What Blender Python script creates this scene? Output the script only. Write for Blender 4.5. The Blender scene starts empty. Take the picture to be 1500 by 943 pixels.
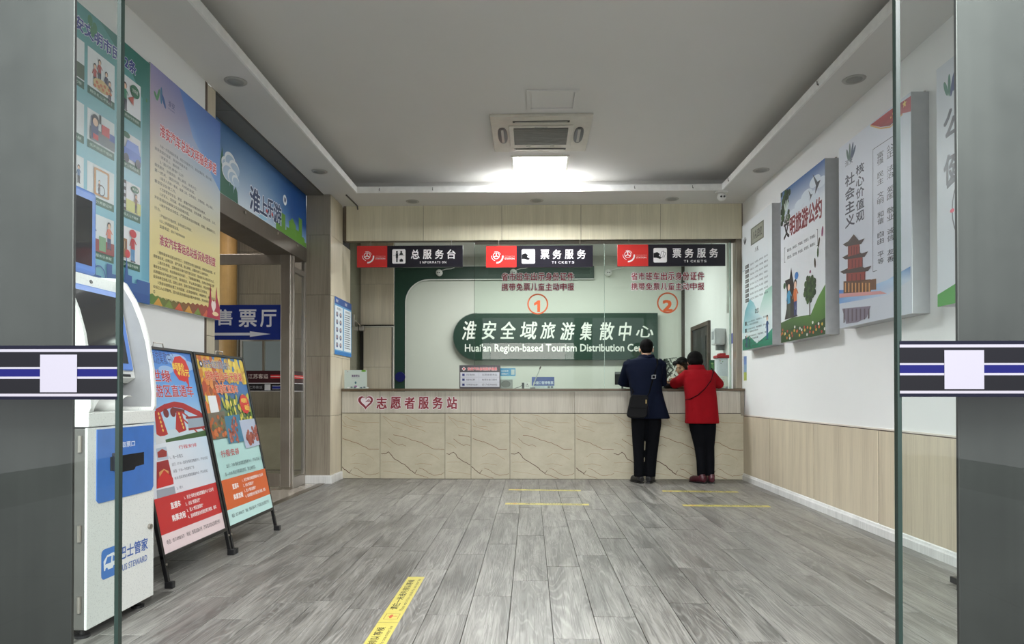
import bpy, bmesh, math, random
from mathutils import Vector, Matrix

# ------------------------------------------------------------------ camera, world, light, exposure
CAM_Z = 1.05; F = 1000.0; YAW = math.atan(27/F); TILT = math.radians(0.5)
PY = 576 - F*math.tan(TILT)
sc = bpy.context.scene
col = sc.collection
cam_d = bpy.data.cameras.new('camera'); cam = bpy.data.objects.new('camera', cam_d); col.objects.link(cam)
cam.location = (0, 0, CAM_Z); cam.rotation_euler = (math.pi/2+TILT, 0, YAW)
cam_d.sensor_width = 36; cam_d.lens = 24.0; cam_d.shift_y = (PY-471.5)/1500; cam_d.clip_start = 0.05; cam_d.clip_end = 200
sc.camera = cam

w = bpy.data.worlds.new('daylight'); sc.world = w; w.use_nodes = True
bg = w.node_tree.nodes['Background']
bg.inputs[0].default_value = (0.95, 0.975, 1.0, 1); bg.inputs[1].default_value = 0.75

def area(name, loc, rot, sx, sy, power, color=(1, 1, 1)):
    d = bpy.data.lights.new(name, 'AREA'); d.shape = 'RECTANGLE'; d.size = sx; d.size_y = sy; d.energy = power; d.color = color
    o = bpy.data.objects.new(name, d); col.objects.link(o); o.location = loc; o.rotation_euler = rot
    return o
# daylight from the high window band of the station hall, behind the camera
area('hall_window_daylight', (0.0, -1.5, 2.2), (math.radians(84), 0, 0), 2.8, .44, 16, (1.0, 0.97, 0.9))
# added unseen fill lamp above and behind the camera, tilted towards the entrance
area('added_entrance_fill', (0.1, -1.6, 3.75), (math.radians(40), 0, 0), 4.6, 1.7, 420, (0.985, 0.99, 1.0))
# ceiling tubes of the ticket office behind the glass and of the side corridor
area('office_tube_light', (0.2, 10.0, 3.28), (0, 0, 0), 3.0, 0.5, 52, (0.97, 1.0, 0.965))
area('corridor_tube_light', (-3.6, 7.6, 3.3), (0, 0, 0), 0.5, 1.6, 8, (1.0, 0.93, 0.85))

sc.view_settings.view_transform = 'Standard'; sc.view_settings.look = 'None'
sc.view_settings.gamma = 1; sc.view_settings.exposure = 1.1; sc.view_settings.use_curve_mapping = False
sc.cycles.max_bounces = 9; sc.cycles.transparent_max_bounces = 16; sc.cycles.diffuse_bounces = 5; sc.cycles.glossy_bounces = 4
sc.cycles.sample_clamp_indirect = 6.0

# ------------------------------------------------------------------ rays from the photo onto real planes
def ray(px, py):
    u = (px-750)/F; v = (PY-py)/F
    cy, sy = math.cos(YAW), math.sin(YAW); ct, st = math.cos(TILT), math.sin(TILT)
    return Vector((-sy*ct+u*cy+v*sy*st, cy*ct+u*sy-v*cy*st, st+v*ct))
CAM = Vector((0, 0, CAM_Z))

# ------------------------------------------------------------------ materials
def lin(c):
    r = []
    for x in c[:3]:
        x /= 255.0
        r.append(x/12.92 if x <= .04045 else ((x+.055)/1.055)**2.4)
    return tuple(r)+(1,)
MATS = {}
def mat(name, c=(128, 128, 128), rough=.5, metal=0., spec=.5, build=None, bump=None):
    if name in MATS: return MATS[name]
    m = bpy.data.materials.new(name); m.use_nodes = True; nt = m.node_tree; b = nt.nodes['Principled BSDF']
    b.inputs['Base Color'].default_value = lin(c); b.inputs['Roughness'].default_value = rough
    b.inputs['Metallic'].default_value = metal; b.inputs['Specular IOR Level'].default_value = spec
    N = lambda t, **k: nnode(nt, t, **k)
    if build: build(nt, b, N)
    elif bump is not False:      # faint mottling so that no surface is dead flat
        tc = N('ShaderNodeTexCoord'); no = N('ShaderNodeTexNoise'); no.inputs['Scale'].default_value = 14; no.inputs['Detail'].default_value = 4
        nt.links.new(tc.outputs['Object'], no.inputs['Vector'])
        hs = mixc(nt, lin(tuple(x*.93 for x in c)), lin(tuple(min(255, x*1.05) for x in c)), no.outputs['Fac'])
        nt.links.new(hs, b.inputs['Base Color'])
    MATS[name] = m
    return m
def nnode(nt, t, **k):
    n = nt.nodes.new(t)
    for a, v in k.items():
        if hasattr(n, a): setattr(n, a, v)
    return n
def mixc(nt, a, b, fac, bt='MIX'):
    n = nt.nodes.new('ShaderNodeMix'); n.data_type = 'RGBA'; n.blend_type = bt
    for i, x in ((6, a), (7, b)):
        if isinstance(x, tuple): n.inputs[i].default_value = x
        else: nt.links.new(x, n.inputs[i])
    if isinstance(fac, (int, float)): n.inputs[0].default_value = fac
    else: nt.links.new(fac, n.inputs[0])
    return n.outputs[2]
def mth(nt, op, a, b=None, c=None):
    n = nt.nodes.new('ShaderNodeMath'); n.operation = op
    for i, x in enumerate((a, b, c)):
        if x is None: continue
        if isinstance(x, (int, float)): n.inputs[i].default_value = x
        else: nt.links.new(x, n.inputs[i])
    return n.outputs[0]
def ramp(nt, fac, stops):
    n = nt.nodes.new('ShaderNodeValToRGB'); e = n.color_ramp.elements
    while len(e) < len(stops): e.new(.5)
    for i, (p, c) in enumerate(stops):
        e[i].position = p; e[i].color = c if len(c) == 4 else lin(c)
    nt.links.new(fac, n.inputs[0]); return n.outputs[0]
def coords(nt, scale=(1, 1, 1), rot=(0, 0, 0), rand=0., kind='Object'):
    tc = nt.nodes.new('ShaderNodeTexCoord'); mp = nt.nodes.new('ShaderNodeMapping')
    mp.inputs['Scale'].default_value = scale; mp.inputs['Rotation'].default_value = rot
    if rand:
        oi = nt.nodes.new('ShaderNodeObjectInfo'); vm = nt.nodes.new('ShaderNodeVectorMath'); vm.operation = 'ADD'
        sc_ = nt.nodes.new('ShaderNodeVectorMath'); sc_.operation = 'MULTIPLY'
        cb = nt.nodes.new('ShaderNodeCombineXYZ')
        for i in range(3): nt.links.new(oi.outputs['Random'], cb.inputs[i])
        nt.links.new(cb.outputs[0], sc_.inputs[0]); sc_.inputs[1].default_value = (rand, rand*1.7, rand*2.3)
        nt.links.new(tc.outputs[kind], vm.inputs[0]); nt.links.new(sc_.outputs[0], vm.inputs[1]); nt.links.new(vm.outputs[0], mp.inputs[0])
    else: nt.links.new(tc.outputs[kind], mp.inputs[0])
    return mp.outputs[0]
def noise(nt, vec, scale, detail=3, rough=.5, dist=0.):
    n = nt.nodes.new('ShaderNodeTexNoise'); n.inputs['Scale'].default_value = scale; n.inputs['Detail'].default_value = detail
    n.inputs['Roughness'].default_value = rough; n.inputs['Distortion'].default_value = dist
    nt.links.new(vec, n.inputs['Vector']); return n.outputs['Fac']
def bumpit(nt, b, h, strength=.2, dist=.002):
    n = nt.nodes.new('ShaderNodeBump'); n.inputs['Strength'].default_value = strength; n.inputs['Distance'].default_value = dist
    nt.links.new(h, n.inputs['Height']); nt.links.new(n.outputs[0], b.inputs['Normal'])

def b_plank(nt, b, N):
    v = coords(nt, (6.5, .55, 1), rand=17.0)
    n = noise(nt, v, 1.0, 2, .45, .6)
    rings = mth(nt, 'SINE', mth(nt, 'MULTIPLY', n, 150.0))
    rings = mth(nt, 'MULTIPLY_ADD', rings, .5, .5)
    v2 = coords(nt, (150, 3.0, 1), rand=9.0)
    fine = noise(nt, v2, 1.0, 3, .6)
    blot = noise(nt, coords(nt, (9, 1.1, 1), rand=5.0), 1.0, 4, .65, .8)
    c1 = ramp(nt, blot, [(.32, (78, 76, 72)), (.50, (112, 110, 105)), (.68, (140, 138, 132))])
    c2 = mixc(nt, c1, lin((174, 172, 166)), mth(nt, 'MULTIPLY', mth(nt, 'MULTIPLY', mth(nt, 'POWER', rings, 3.0), noise(nt, coords(nt, (9, 1.5, 1), rand=3.0), 1.0, 2)), .62))
    c3 = mixc(nt, c2, lin((72, 69, 66)), mth(nt, 'MULTIPLY', mth(nt, 'GREATER_THAN', fine, .56), .50))
    oi = nt.nodes.new('ShaderNodeObjectInfo')
    br = mth(nt, 'MULTIPLY_ADD', oi.outputs['Random'], .16, .98)
    cm = nt.nodes.new('ShaderNodeCombineXYZ')
    for i in range(3): nt.links.new(br, cm.inputs[i])
    out = mixc(nt, c3, cm.outputs[0], 1.0, 'MULTIPLY')
    nt.links.new(out, b.inputs['Base Color'])
    nt.links.new(mth(nt, 'MULTIPLY_ADD', rings, .10, .34), b.inputs['Roughness'])
    bumpit(nt, b, mth(nt, 'ADD', mth(nt, 'MULTIPLY', rings, .6), fine), .25, .0008)
def b_wood_tile(base, dark, axis=0):
    def f(nt, b, N):
        s = [55, 55, 1.2]
        v = coords(nt, (110, 110, 2.5), rand=7.0)
        a = noise(nt, v, 1.0, 4, .65)
        c = noise(nt, coords(nt, (9, 9, .5), rand=3.0), 1.0, 2, .5)
        k = mth(nt, 'ADD', mth(nt, 'MULTIPLY', a, .6), mth(nt, 'MULTIPLY', c, .4))
        nt.links.new(ramp(nt, k, [(.34, dark), (.5, base), (.68, tuple(min(255, x*1.06) for x in base))]), b.inputs['Base Color'])
    return f
def b_marble(nt, b, N):
    v = coords(nt, (1.1, 1.1, 3.4), rot=(0, math.radians(24), 0))
    n1 = noise(nt, v, 1.25, 5, .58, .5)
    vein = mth(nt, 'SUBTRACT', 1.0, mth(nt, 'MINIMUM', 1.0, mth(nt, 'MULTIPLY', mth(nt, 'ABSOLUTE', mth(nt, 'SUBTRACT', n1, .5)), 95.0)))
    n2 = noise(nt, v, 2.9, 5, .6, .8)
    vein2 = mth(nt, 'SUBTRACT', 1.0, mth(nt, 'MINIMUM', 1.0, mth(nt, 'MULTIPLY', mth(nt, 'ABSOLUTE', mth(nt, 'SUBTRACT', n2, .47)), 130.0)))
    msk = noise(nt, coords(nt, (1, 1, 1)), 2.3, 2)
    base = ramp(nt, noise(nt, coords(nt, (2, 2, 3)), 1.6, 5, .6), [(.3, (178, 170, 148)), (.7, (194, 187, 165))])
    c = mixc(nt, base, lin((120, 88, 66)), mth(nt, 'MULTIPLY', vein, .0))
    c = mixc(nt, c, lin((142, 118, 92)), mth(nt, 'MULTIPLY', vein2, mth(nt, 'MULTIPLY', msk, .28)))
    nt.links.new(c, b.inputs['Base Color'])
def b_wall(c, scuff=.5):
    def f(nt, b, N):
        n = noise(nt, coords(nt, (1, 1, 1)), 1.3, 5, .6)
        c1 = mixc(nt, lin(tuple(x*.965 for x in c)), lin(c), n)
        s = noise(nt, coords(nt, (1, 1.6, .8)), 7.0, 6, .7, .4)
        sp = mth(nt, 'GREATER_THAN', s, .735)
        nt.links.new(mixc(nt, c1, lin((168, 160, 148)), mth(nt, 'MULTIPLY', sp, scuff)), b.inputs['Base Color'])
        bumpit(nt, b, noise(nt, coords(nt), 60, 3), .08, .002)
    return f
def b_steel(c1, c2, r=.3):
    def f(nt, b, N):
        a = noise(nt, coords(nt, (40, 40, .8)), 1.0, 4, .6)
        s = noise(nt, coords(nt, (1.2, 1.2, 1.2)), 3.0, 4, .65)
        nt.links.new(mixc(nt, lin(c1), lin(c2), mth(nt, 'ADD', mth(nt, 'MULTIPLY', a, .4), mth(nt, 'MULTIPLY', s, .6))), b.inputs['Base Color'])
        nt.links.new(mth(nt, 'MULTIPLY_ADD', s, .25, r), b.inputs['Roughness'])
    return f
def b_print(nt, b, N):
    a = nt.nodes.new('ShaderNodeAttribute'); a.attribute_name = 'Col'
    nt.links.new(a.outputs['Color'], b.inputs['Base Color'])
def b_cloth(c, c2, s=180):
    def f(nt, b, N):
        n = noise(nt, coords(nt), s, 3, .7); m_ = noise(nt, coords(nt), 6, 3, .6)
        nt.links.new(mixc(nt, lin(c), lin(c2), mth(nt, 'ADD', mth(nt, 'MULTIPLY', n, .5), mth(nt, 'MULTIPLY', m_, .5))), b.inputs['Base Color'])
        bumpit(nt, b, n, .5, .002)
    return f
def b_speck(c, d):
    def f(nt, b, N):
        n = noise(nt, coords(nt), 160, 2, .5)
        nt.links.new(ramp(nt, n, [(.34, d), (.42, c)]), b.inputs['Base Color'])
    return f
def glass_mat(name, tint, gloss=1.0, ior=1.5, rough=0.0):
    m = bpy.data.materials.new(name); m.use_nodes = True; nt = m.node_tree; nt.nodes.clear()
    o = nt.nodes.new('ShaderNodeOutputMaterial'); mx = nt.nodes.new('ShaderNodeMixShader'); t = nt.nodes.new('ShaderNodeBsdfTransparent')
    g = nt.nodes.new('ShaderNodeBsdfGlossy'); fr = nt.nodes.new('ShaderNodeFresnel'); fr.inputs[0].default_value = ior
    t.inputs[0].default_value = tint; g.inputs['Roughness'].default_value = rough
    f = mth(nt, 'MULTIPLY', fr.outputs[0], gloss)
    geo = nt.nodes.new('ShaderNodeNewGeometry')
    f = mth(nt, 'MULTIPLY', f, mth(nt, 'SUBTRACT', 1.0, geo.outputs['Backfacing']))
    nt.links.new(f, mx.inputs[0]); nt.links.new(t.outputs[0], mx.inputs[1]); nt.links.new(g.outputs[0], mx.inputs[2]); nt.links.new(mx.outputs[0], o.inputs[0])
    MATS[name] = m; return m
def emit_mat(name, c, s):
    m = bpy.data.materials.new(name); m.use_nodes = True; nt = m.node_tree; b = nt.nodes['Principled BSDF']
    b.inputs['Base Color'].default_value = lin(c); b.inputs['Emission Color'].default_value = lin(c); b.inputs['Emission Strength'].default_value = s
    MATS[name] = m; return m

PLANK = mat('grey_oak_plank', rough=.4, build=b_plank)
GROUT = mat('dark_joint', (48, 44, 40), .8)
WALLW = mat('white_wall_paint', rough=.65, build=b_wall((236, 237, 236)))
CEIL = mat('ceiling_paint', rough=.8, build=b_wall((220, 219, 216), 0))
CEILW = mat('white_lip_paint', (236, 236, 233), .6)
TILE = mat('beige_streaked_tile', rough=.28, build=b_wood_tile((196, 186, 164), (178, 167, 145)))
TILE_H = mat('cream_header_panel', rough=.12, build=b_wood_tile((214, 207, 182), (205, 198, 172)))
TILE_C = mat('brown_column_tile', rough=.22, build=b_wood_tile((150, 141, 126), (128, 118, 104)))
WAIN = mat('beige_wainscot_board', rough=.45, build=b_wood_tile((205, 193, 170), (184, 171, 149)))
PALEW = mat('pale_ash_board', rough=.45, build=b_wood_tile((188, 182, 168), (168, 160, 145)))
MARBLE = mat('cream_veined_marble', rough=.25, build=b_marble)
STEEL = mat('brushed_steel', rough=.35, metal=.85, build=b_steel((54, 55, 54), (76, 76, 74), .30))
STEELD = mat('satin_steel', rough=.3, metal=.9, build=b_steel((150, 143, 134), (196, 190, 182), .22))
BRONZE = mat('brown_metal_beam', rough=.35, metal=.6, build=b_steel((86, 80, 72), (110, 103, 93)))
WHITEP = mat('white_plastic', (226, 226, 222), .4)
CREAMP = mat('aged_white_plastic', (203, 199, 188), .45)
GREYP = mat('grey_plastic', (128, 130, 130), .5)
BLACKP = mat('black_plastic', (22, 22, 24), .4)
BLACKM = mat('black_powder_coat', (18, 18, 19), .35)
BASEB = mat('white_baseboard', rough=.3, build=b_wood_tile((222, 222, 220), (205, 205, 203)))
KIOSKW = mat('speckled_white_kiosk_paint', rough=.4, build=b_speck((221, 223, 219), (200, 202, 200)))
KIOSKG = mat('grey_kiosk_side', (92, 91, 87), .4)
KBLUE = mat('blue_kiosk_panel', (62, 113, 190), .3)
KBEZ = mat('periwinkle_screen_frame', (96, 137, 215), .35)
SCREEN = mat('dark_screen_glass', (16, 20, 24), .06, bump=False)
PRINT = mat('satin_print', rough=.42, build=b_print)
PRINTG = mat('glossy_print', rough=.22, build=b_print)
PRINTM = mat('matte_print', rough=.6, spec=.12, build=b_print)
ALU = mat('light_box_aluminium', (176, 178, 180), .38, .3)
LEDM = emit_mat('led_diffuser', (250, 252, 255), 50.0)
CTOP = mat('brown_stone_worktop', (94, 78, 60), .25)
GREENB = mat('dark_green_board', (26, 58, 45), .45)
FEATW = mat('pale_green_white_wall', rough=.6, build=b_wall((212, 216, 206), 0))
OLIVE = mat('olive_glossy_panel', (96, 97, 82), .12)
DKDOOR = mat('dark_brown_door_wood', (40, 33, 30), .5)
OFFG = glass_mat('office_glass', (.93, .97, .945, 1), .9)
DOORG = glass_mat('entrance_glass', (.95, .975, .965, 1), .85)
EDGEG = mat('green_glass_edge', (26, 40, 36), .25)
SKIN = mat('skin', (205, 160, 132), .5)
HAIR = mat('black_hair', rough=.8, spec=.1, build=b_cloth((5, 4, 4), (12, 10, 10), 90))
# ------------------------------------------------------------------ objects, parts, meshes
def link(o, parent=None):
    col.objects.link(o)
    if parent is not None: o.parent = parent
def tag(o, label=None, cat=None, group=None, kind=None):
    if label: o['label'] = label
    if cat: o['category'] = cat
    if group: o['group'] = group
    if kind: o['kind'] = kind
    return o
def root(name, label, cat, loc, group=None, kind=None):
    o = bpy.data.objects.new(name, None); o.location = loc; o.empty_display_size = .1; link(o)
    return tag(o, label, cat, group, kind)
def wloc(o):
    v = Vector((0, 0, 0))
    while o is not None: v += o.location; o = o.parent
    return v
def dup(r, off, label=None, group=None):
    n = r.copy(); col.objects.link(n); n.location = r.location+Vector(off)
    if label: n['label'] = label
    if group: n['group'] = group
    for ch in list(r.children):
        c = ch.copy(); col.objects.link(c); c.parent = n
        for g in list(ch.children):
            d = g.copy(); col.objects.link(d); d.parent = c
    return n

class MB:
    def __init__(s): s.v = []; s.f = []
    def add(s, vs, fs):
        k = len(s.v); s.v += [tuple(x) for x in vs]; s.f += [tuple(i+k for i in f) for f in fs]; return s
    def box(s, x0, x1, y0, y1, z0, z1):
        x0, x1 = min(x0, x1), max(x0, x1); y0, y1 = min(y0, y1), max(y0, y1); z0, z1 = min(z0, z1), max(z0, z1)
        return s.add([(x0, y0, z0), (x1, y0, z0), (x1, y1, z0), (x0, y1, z0), (x0, y0, z1), (x1, y0, z1), (x1, y1, z1), (x0, y1, z1)],
                     [(3, 2, 1, 0), (4, 5, 6, 7), (0, 1, 5, 4), (1, 2, 6, 5), (2, 3, 7, 6), (3, 0, 4, 7)])
    def obox(s, c, U, V, W, a, b, c_):     # oriented box: centre, unit axes, half sizes
        c = Vector(c); U = Vector(U)*a; V = Vector(V)*b; W = Vector(W)*c_
        vs = [c+i*U+j*V+k*W for k in (-1, 1) for (i, j) in ((-1, -1), (1, -1), (1, 1), (-1, 1))]
        return s.add(vs, [(3, 2, 1, 0), (4, 5, 6, 7), (0, 1, 5, 4), (1, 2, 6, 5), (2, 3, 7, 6), (3, 0, 4, 7)])
    def prism(s, pts, axis, a, b):          # outline extruded along x, y or z
        n = len(pts)
        def P(p, t): return {'x': (t, p[0], p[1]), 'y': (p[0], t, p[1]), 'z': (p[0], p[1], t)}[axis]
        vs = [P(p, a) for p in pts]+[P(p, b) for p in pts]
        fs = [tuple(range(n-1, -1, -1)), tuple(range(n, 2*n))]+[(i, (i+1) % n, n+(i+1) % n, n+i) for i in range(n)]
        return s.add(vs, fs)
    def tube(s, pts, rad, n=10, cap=True):
        pts = [Vector(p) for p in pts]
        if isinstance(rad, (int, float)): rad = [rad]*len(pts)
        rings = []; up = Vector((.123, .456, .881)).normalized()
        for i, p in enumerate(pts):
            d = (pts[min(i+1, len(pts)-1)]-pts[max(i-1, 0)]).normalized()
            a = d.cross(up)
            if a.length < .05: a = d.cross(Vector((1, 0, 0)))
            a.normalize(); b_ = d.cross(a).normalized(); r = rad[i]
            rx, ry = (r if isinstance(r, tuple) else (r, r))
            rings.append([p+a*math.cos(t)*rx+b_*math.sin(t)*ry for t in [2*math.pi*k/n for k in range(n)]])
        vs = [v for R in rings for v in R]; fs = []
        for i in range(len(rings)-1):
            for k in range(n): fs.append((i*n+k, i*n+(k+1) % n, (i+1)*n+(k+1) % n, (i+1)*n+k))
        if cap: fs += [tuple(range(n-1, -1, -1)), tuple(range((len(rings)-1)*n, len(rings)*n))]
        return s.add(vs, fs)
    def cyl(s, p0, p1, r, n=20, r1=None): return s.tube([p0, p1], [r, r if r1 is None else r1], n)
    def loft(s, rings, n=28, p=2.0, cap=True):    # horizontal rings (cx, cy, z, rx, ry)
        vs = []; fs = []
        for (cx, cy, z, rx, ry) in rings:
            for k in range(n):
                t = 2*math.pi*k/n; c, q = math.cos(t), math.sin(t)
                vs.append((cx+rx*math.copysign(abs(c)**(2/p), c), cy+ry*math.copysign(abs(q)**(2/p), q), z))
        for i in range(len(rings)-1):
            for k in range(n): fs.append((i*n+k, i*n+(k+1) % n, (i+1)*n+(k+1) % n, (i+1)*n+k))
        if cap: fs += [tuple(range(n-1, -1, -1)), tuple(range((len(rings)-1)*n, len(rings)*n))]
        return s.add(vs, fs)
    def ball(s, c, r, n=16, m=10):
        if isinstance(r, (int, float)): r = (r, r, r)
        vs = [(c[0], c[1], c[2]-r[2])]; fs = []
        for i in range(1, m):
            a = -math.pi/2+math.pi*i/m
            for k in range(n):
                t = 2*math.pi*k/n; vs.append((c[0]+r[0]*math.cos(a)*math.cos(t), c[1]+r[1]*math.cos(a)*math.sin(t), c[2]+r[2]*math.sin(a)))
        vs.append((c[0], c[1], c[2]+r[2])); L = len(vs)-1
        for k in range(n):
            fs.append((0, 1+(k+1) % n, 1+k)); fs.append((L, 1+(m-2)*n+k, 1+(m-2)*n+(k+1) % n))
        for i in range(m-2):
            for k in range(n): fs.append((1+i*n+k, 1+i*n+(k+1) % n, 1+(i+1)*n+(k+1) % n, 1+(i+1)*n+k))
        return s.add(vs, fs)
    def build(s, name, m, parent=None, label=None, bevel=0, smooth=False, seg=2, voxel=0, smoothit=0, cat=None, group=None, kind=None):
        off = wloc(parent) if parent is not None else Vector((0, 0, 0))
        if parent is None and s.v:      # a mesh that is a thing of its own: origin at its base
            xs = [v[0] for v in s.v]; ys = [v[1] for v in s.v]; zs = [v[2] for v in s.v]
            off = Vector(((min(xs)+max(xs))/2, (min(ys)+max(ys))/2, min(zs)))
        me = bpy.data.meshes.new(name); me.from_pydata([(v[0]-off[0], v[1]-off[1], v[2]-off[2]) for v in s.v], [], s.f); me.update()
        me.materials.append(m)
        o = bpy.data.objects.new(name, me); link(o, parent)
        if parent is None: o.location = off
        if voxel:
            md = o.modifiers.new('r', 'REMESH'); md.mode = 'VOXEL'; md.voxel_size = voxel; md.use_smooth_shade = True
            if smoothit: ms = o.modifiers.new('s', 'SMOOTH'); ms.iterations = smoothit; ms.factor = .5
            dg = bpy.context.evaluated_depsgraph_get(); dg.update()
            nm = bpy.data.meshes.new_from_object(o.evaluated_get(dg), depsgraph=dg)
            o.modifiers.clear(); o.data = nm; nm.name = name
            if not nm.materials: nm.materials.append(m)
            nm.polygons.foreach_set('use_smooth', [True]*len(nm.polygons))
        else:
            bm = bmesh.new(); bm.from_mesh(me); bmesh.ops.recalc_face_normals(bm, faces=bm.faces); bm.to_mesh(me); bm.free()
        if bevel: md = o.modifiers.new('b', 'BEVEL'); md.width = bevel; md.segments = seg; md.limit_method = 'ANGLE'; md.harden_normals = False
        if smooth and not voxel: me.polygons.foreach_set('use_smooth', [True]*len(me.polygons))
        return tag(o, label, cat, group, kind)

# ------------------------------------------------------------------ flat print: lettering and pictures on a plane
_tc = bpy.data.curves.new('lettering', 'FONT'); _tc.resolution_u = 2; _to = bpy.data.objects.new('lettering', _tc)
_tcache = {}
def glyphs(body):
    key = body
    if key not in _tcache:
        _tc.body = body
        me = bpy.data.meshes.new_from_object(_to)
        vs = [(v.co.x, v.co.y) for v in me.vertices]; fs = [tuple(p.vertices) for p in me.polygons]
        bpy.data.meshes.remove(me)
        x0 = min(v[0] for v in vs); x1 = max(v[0] for v in vs); y0 = min(v[1] for v in vs); y1 = max(v[1] for v in vs)
        _tcache[key] = (vs, fs, x0, x1, y0, y1)
    return _tcache[key]
class Print:
    STEP = .00002     # each printed layer lies a hair in front of the one before
    def __init__(s, O, U, V):
        s.O = Vector(O); s.U = Vector(U).normalized(); s.V = Vector(V).normalized(); s.N = s.U.cross(s.V)
        s.v = []; s.f = []; s.c = []; s.n = 0
    def P(s, px, py):
        d = ray(px, py); t = (s.O-CAM).dot(s.N)/d.dot(s.N); q = CAM+d*t-s.O
        return (q.dot(s.U), q.dot(s.V))
    def w(s, u, v, k=0): return s.O+s.U*u+s.V*v+s.N*(s.n*s.STEP)
    def poly(s, pts, c, k=2):
        n0 = len(s.v); s.n += 1
        for p in pts: s.v.append(s.w(p[0], p[1], k))
        s.f.append(tuple(range(n0, n0+len(pts))))
        cs = c if isinstance(c, list) else [c]*len(pts)
        s.c += [lin(x) for x in cs]
        return s
    def ppoly(s, pts, c, k=2): return s.poly([s.P(*p) for p in pts], c, k)
    def rect(s, u0, v0, u1, v1, c, k=2): return s.poly([(u0, v0), (u1, v0), (u1, v1), (u0, v1)], c, k)
    def vgrad(s, u0, v0, u1, v1, stops, k=1):   # stops bottom -> top [(t, colour or (left,right))]
        for (t0, a), (t1, b) in zip(stops[:-1], stops[1:]):
            al, ar = a if isinstance(a[0], tuple) else (a, a); bl, br = b if isinstance(b[0], tuple) else (b, b)
            y0 = v0+(v1-v0)*t0; y1 = v0+(v1-v0)*t1
            s.poly([(u0, y0), (u1, y0), (u1, y1), (u0, y1)], [al, ar, br, bl], k)
        return s
    def ell(s, u, v, a, b, c, k=2, n=20, a0=0, a1=360, rot=0):
        r = math.radians(rot); pts = []
        full = (a1-a0) >= 360
        for i in range(n+(0 if full else 1)):
            t = math.radians(a0+(a1-a0)*i/n); x, y = a*math.cos(t), b*math.sin(t)
            pts.append((u+x*math.cos(r)-y*math.sin(r), v+x*math.sin(r)+y*math.cos(r)))
        return s.poly(pts, c, k)
    def ring(s, u, v, r0, r1, c, k=2, a0=0, a1=360, n=32):
        for i in range(n):
            t0 = math.radians(a0+(a1-a0)*i/n); t1 = math.radians(a0+(a1-a0)*(i+1)/n)
            s.n -= 1 if i else 0
            s.poly([(u+r0*math.cos(t0), v+r0*math.sin(t0)), (u+r1*math.cos(t0), v+r1*math.sin(t0)), (u+r1*math.cos(t1), v+r1*math.sin(t1)), (u+r0*math.cos(t1), v+r0*math.sin(t1))], c, k)
        return s
    def line(s, pts, w_, c, k=3):
        for (a, b) in zip(pts[:-1], pts[1:]):
            a = Vector(a); b = Vector(b); d = (b-a)
            if d.length < 1e-6: continue
            n = Vector((-d.y, d.x)).normalized()*w_/2
            s.poly([tuple(a-n), tuple(b-n), tuple(b+n), tuple(a+n)], c, k)
        return s
    def rrect(s, u0, v0, u1, v1, r, c, k=2, n=6, corners=(1, 1, 1, 1)):
        pts = []
        for i, (cx, cy, a) in enumerate(((u1-r, v1-r, 0), (u0+r, v1-r, 90), (u0+r, v0+r, 180), (u1-r, v0+r, 270))):
            if corners[i]:
                for j in range(n+1):
                    t = math.radians(a+90*j/n); pts.append((cx+r*math.cos(t), cy+r*math.sin(t)))
            else: pts.append(((u1, v1), (u0, v1), (u0, v0), (u1, v0))[i])
        return s.poly(pts, c, k)
    def text(s, body, u0, v0, u1, v1, c, k=6, bold=0.0, shear=0.0, out=None, outw=.06, rot90=False, keep=False):
        vs, fs, x0, x1, y0, y1 = glyphs(body)
        n = max(1, len(body)); hgt = v1-v0; wid = (u1-u0)
        # heavier strokes: the same lettering laid down again with tiny shifts (fractions of the letter height)
        def put(dx, dy, c_):
            n0 = len(s.v); s.n += 1
            sx = (wid-2*b_)/(x1-x0); sy = (hgt-2*b_)/(y1-y0)
            for (x, y) in vs:
                if rot90:
                    fx = (x-x0)/(x1-x0); fy = (y-y0)/(y1-y0); s.v.append(s.w(u1-(u1-u0)*fy, v0+(v1-v0)*fx))
                else: s.v.append(s.w(u0+b_+dx+(x-x0)*sx+shear*(y-y0)*sy, v0+b_+dy+(y-y0)*sy))
            s.f += [tuple(i+n0 for i in f) for f in fs]; s.c += [lin(c_)]*len(vs)
        b_ = hgt*bold*.55
        if out:
            r = b_+hgt*outw*.9
            for i in range(8): put(r*math.cos(i*math.pi/4), r*math.sin(i*math.pi/4), out)
        if bold > .012:
            for dx, dy in ((-b_, -b_), (b_, -b_), (-b_, b_), (b_, b_)): put(dx, dy, c)
        put(0, 0, c)
        return s
    def ptext(s, body, x0, y0, x1, y1, c, **kw):   # corners given top-left / bottom-right in the photo
        a = s.P(x0, y1); b = s.P(x1, y0)
        return s.text(body, a[0], a[1], b[0], b[1], c, **kw)
    def clip(s, u0, v0, u1, v1):
        for i, p in enumerate(s.v):
            q = p-s.O; u = q.dot(s.U); v = q.dot(s.V); d = q.dot(s.N)
            s.v[i] = s.O+s.U*min(max(u, u0), u1)+s.V*min(max(v, v0), v1)+s.N*d
        return s
    def build(s, name, parent, m=None, label=None, cat=None, group=None):
        off = wloc(parent) if parent is not None else s.v[0].copy()
        me = bpy.data.meshes.new(name); me.from_pydata([tuple(p-off) for p in s.v], [], s.f); me.update()
        a = me.color_attributes.new('Col', 'FLOAT_COLOR', 'POINT')
        a.data.foreach_set('color', [x for c in s.c for x in c])
        me.materials.append(m or PRINT)
        o = bpy.data.objects.new(name, me); link(o, parent)
        if parent is None: o.location = off
        return tag(o, label, cat, group)
X_, Y_, Z_ = Vector((1, 0, 0)), Vector((0, 1, 0)), Vector((0, 0, 1))
def front_plane(x, y, z): return Print((x, y, z), X_, Z_)       # faces the camera
def left_wall_plane(x, y, z): return Print((x, y, z), Y_, Z_)    # faces +X
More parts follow.
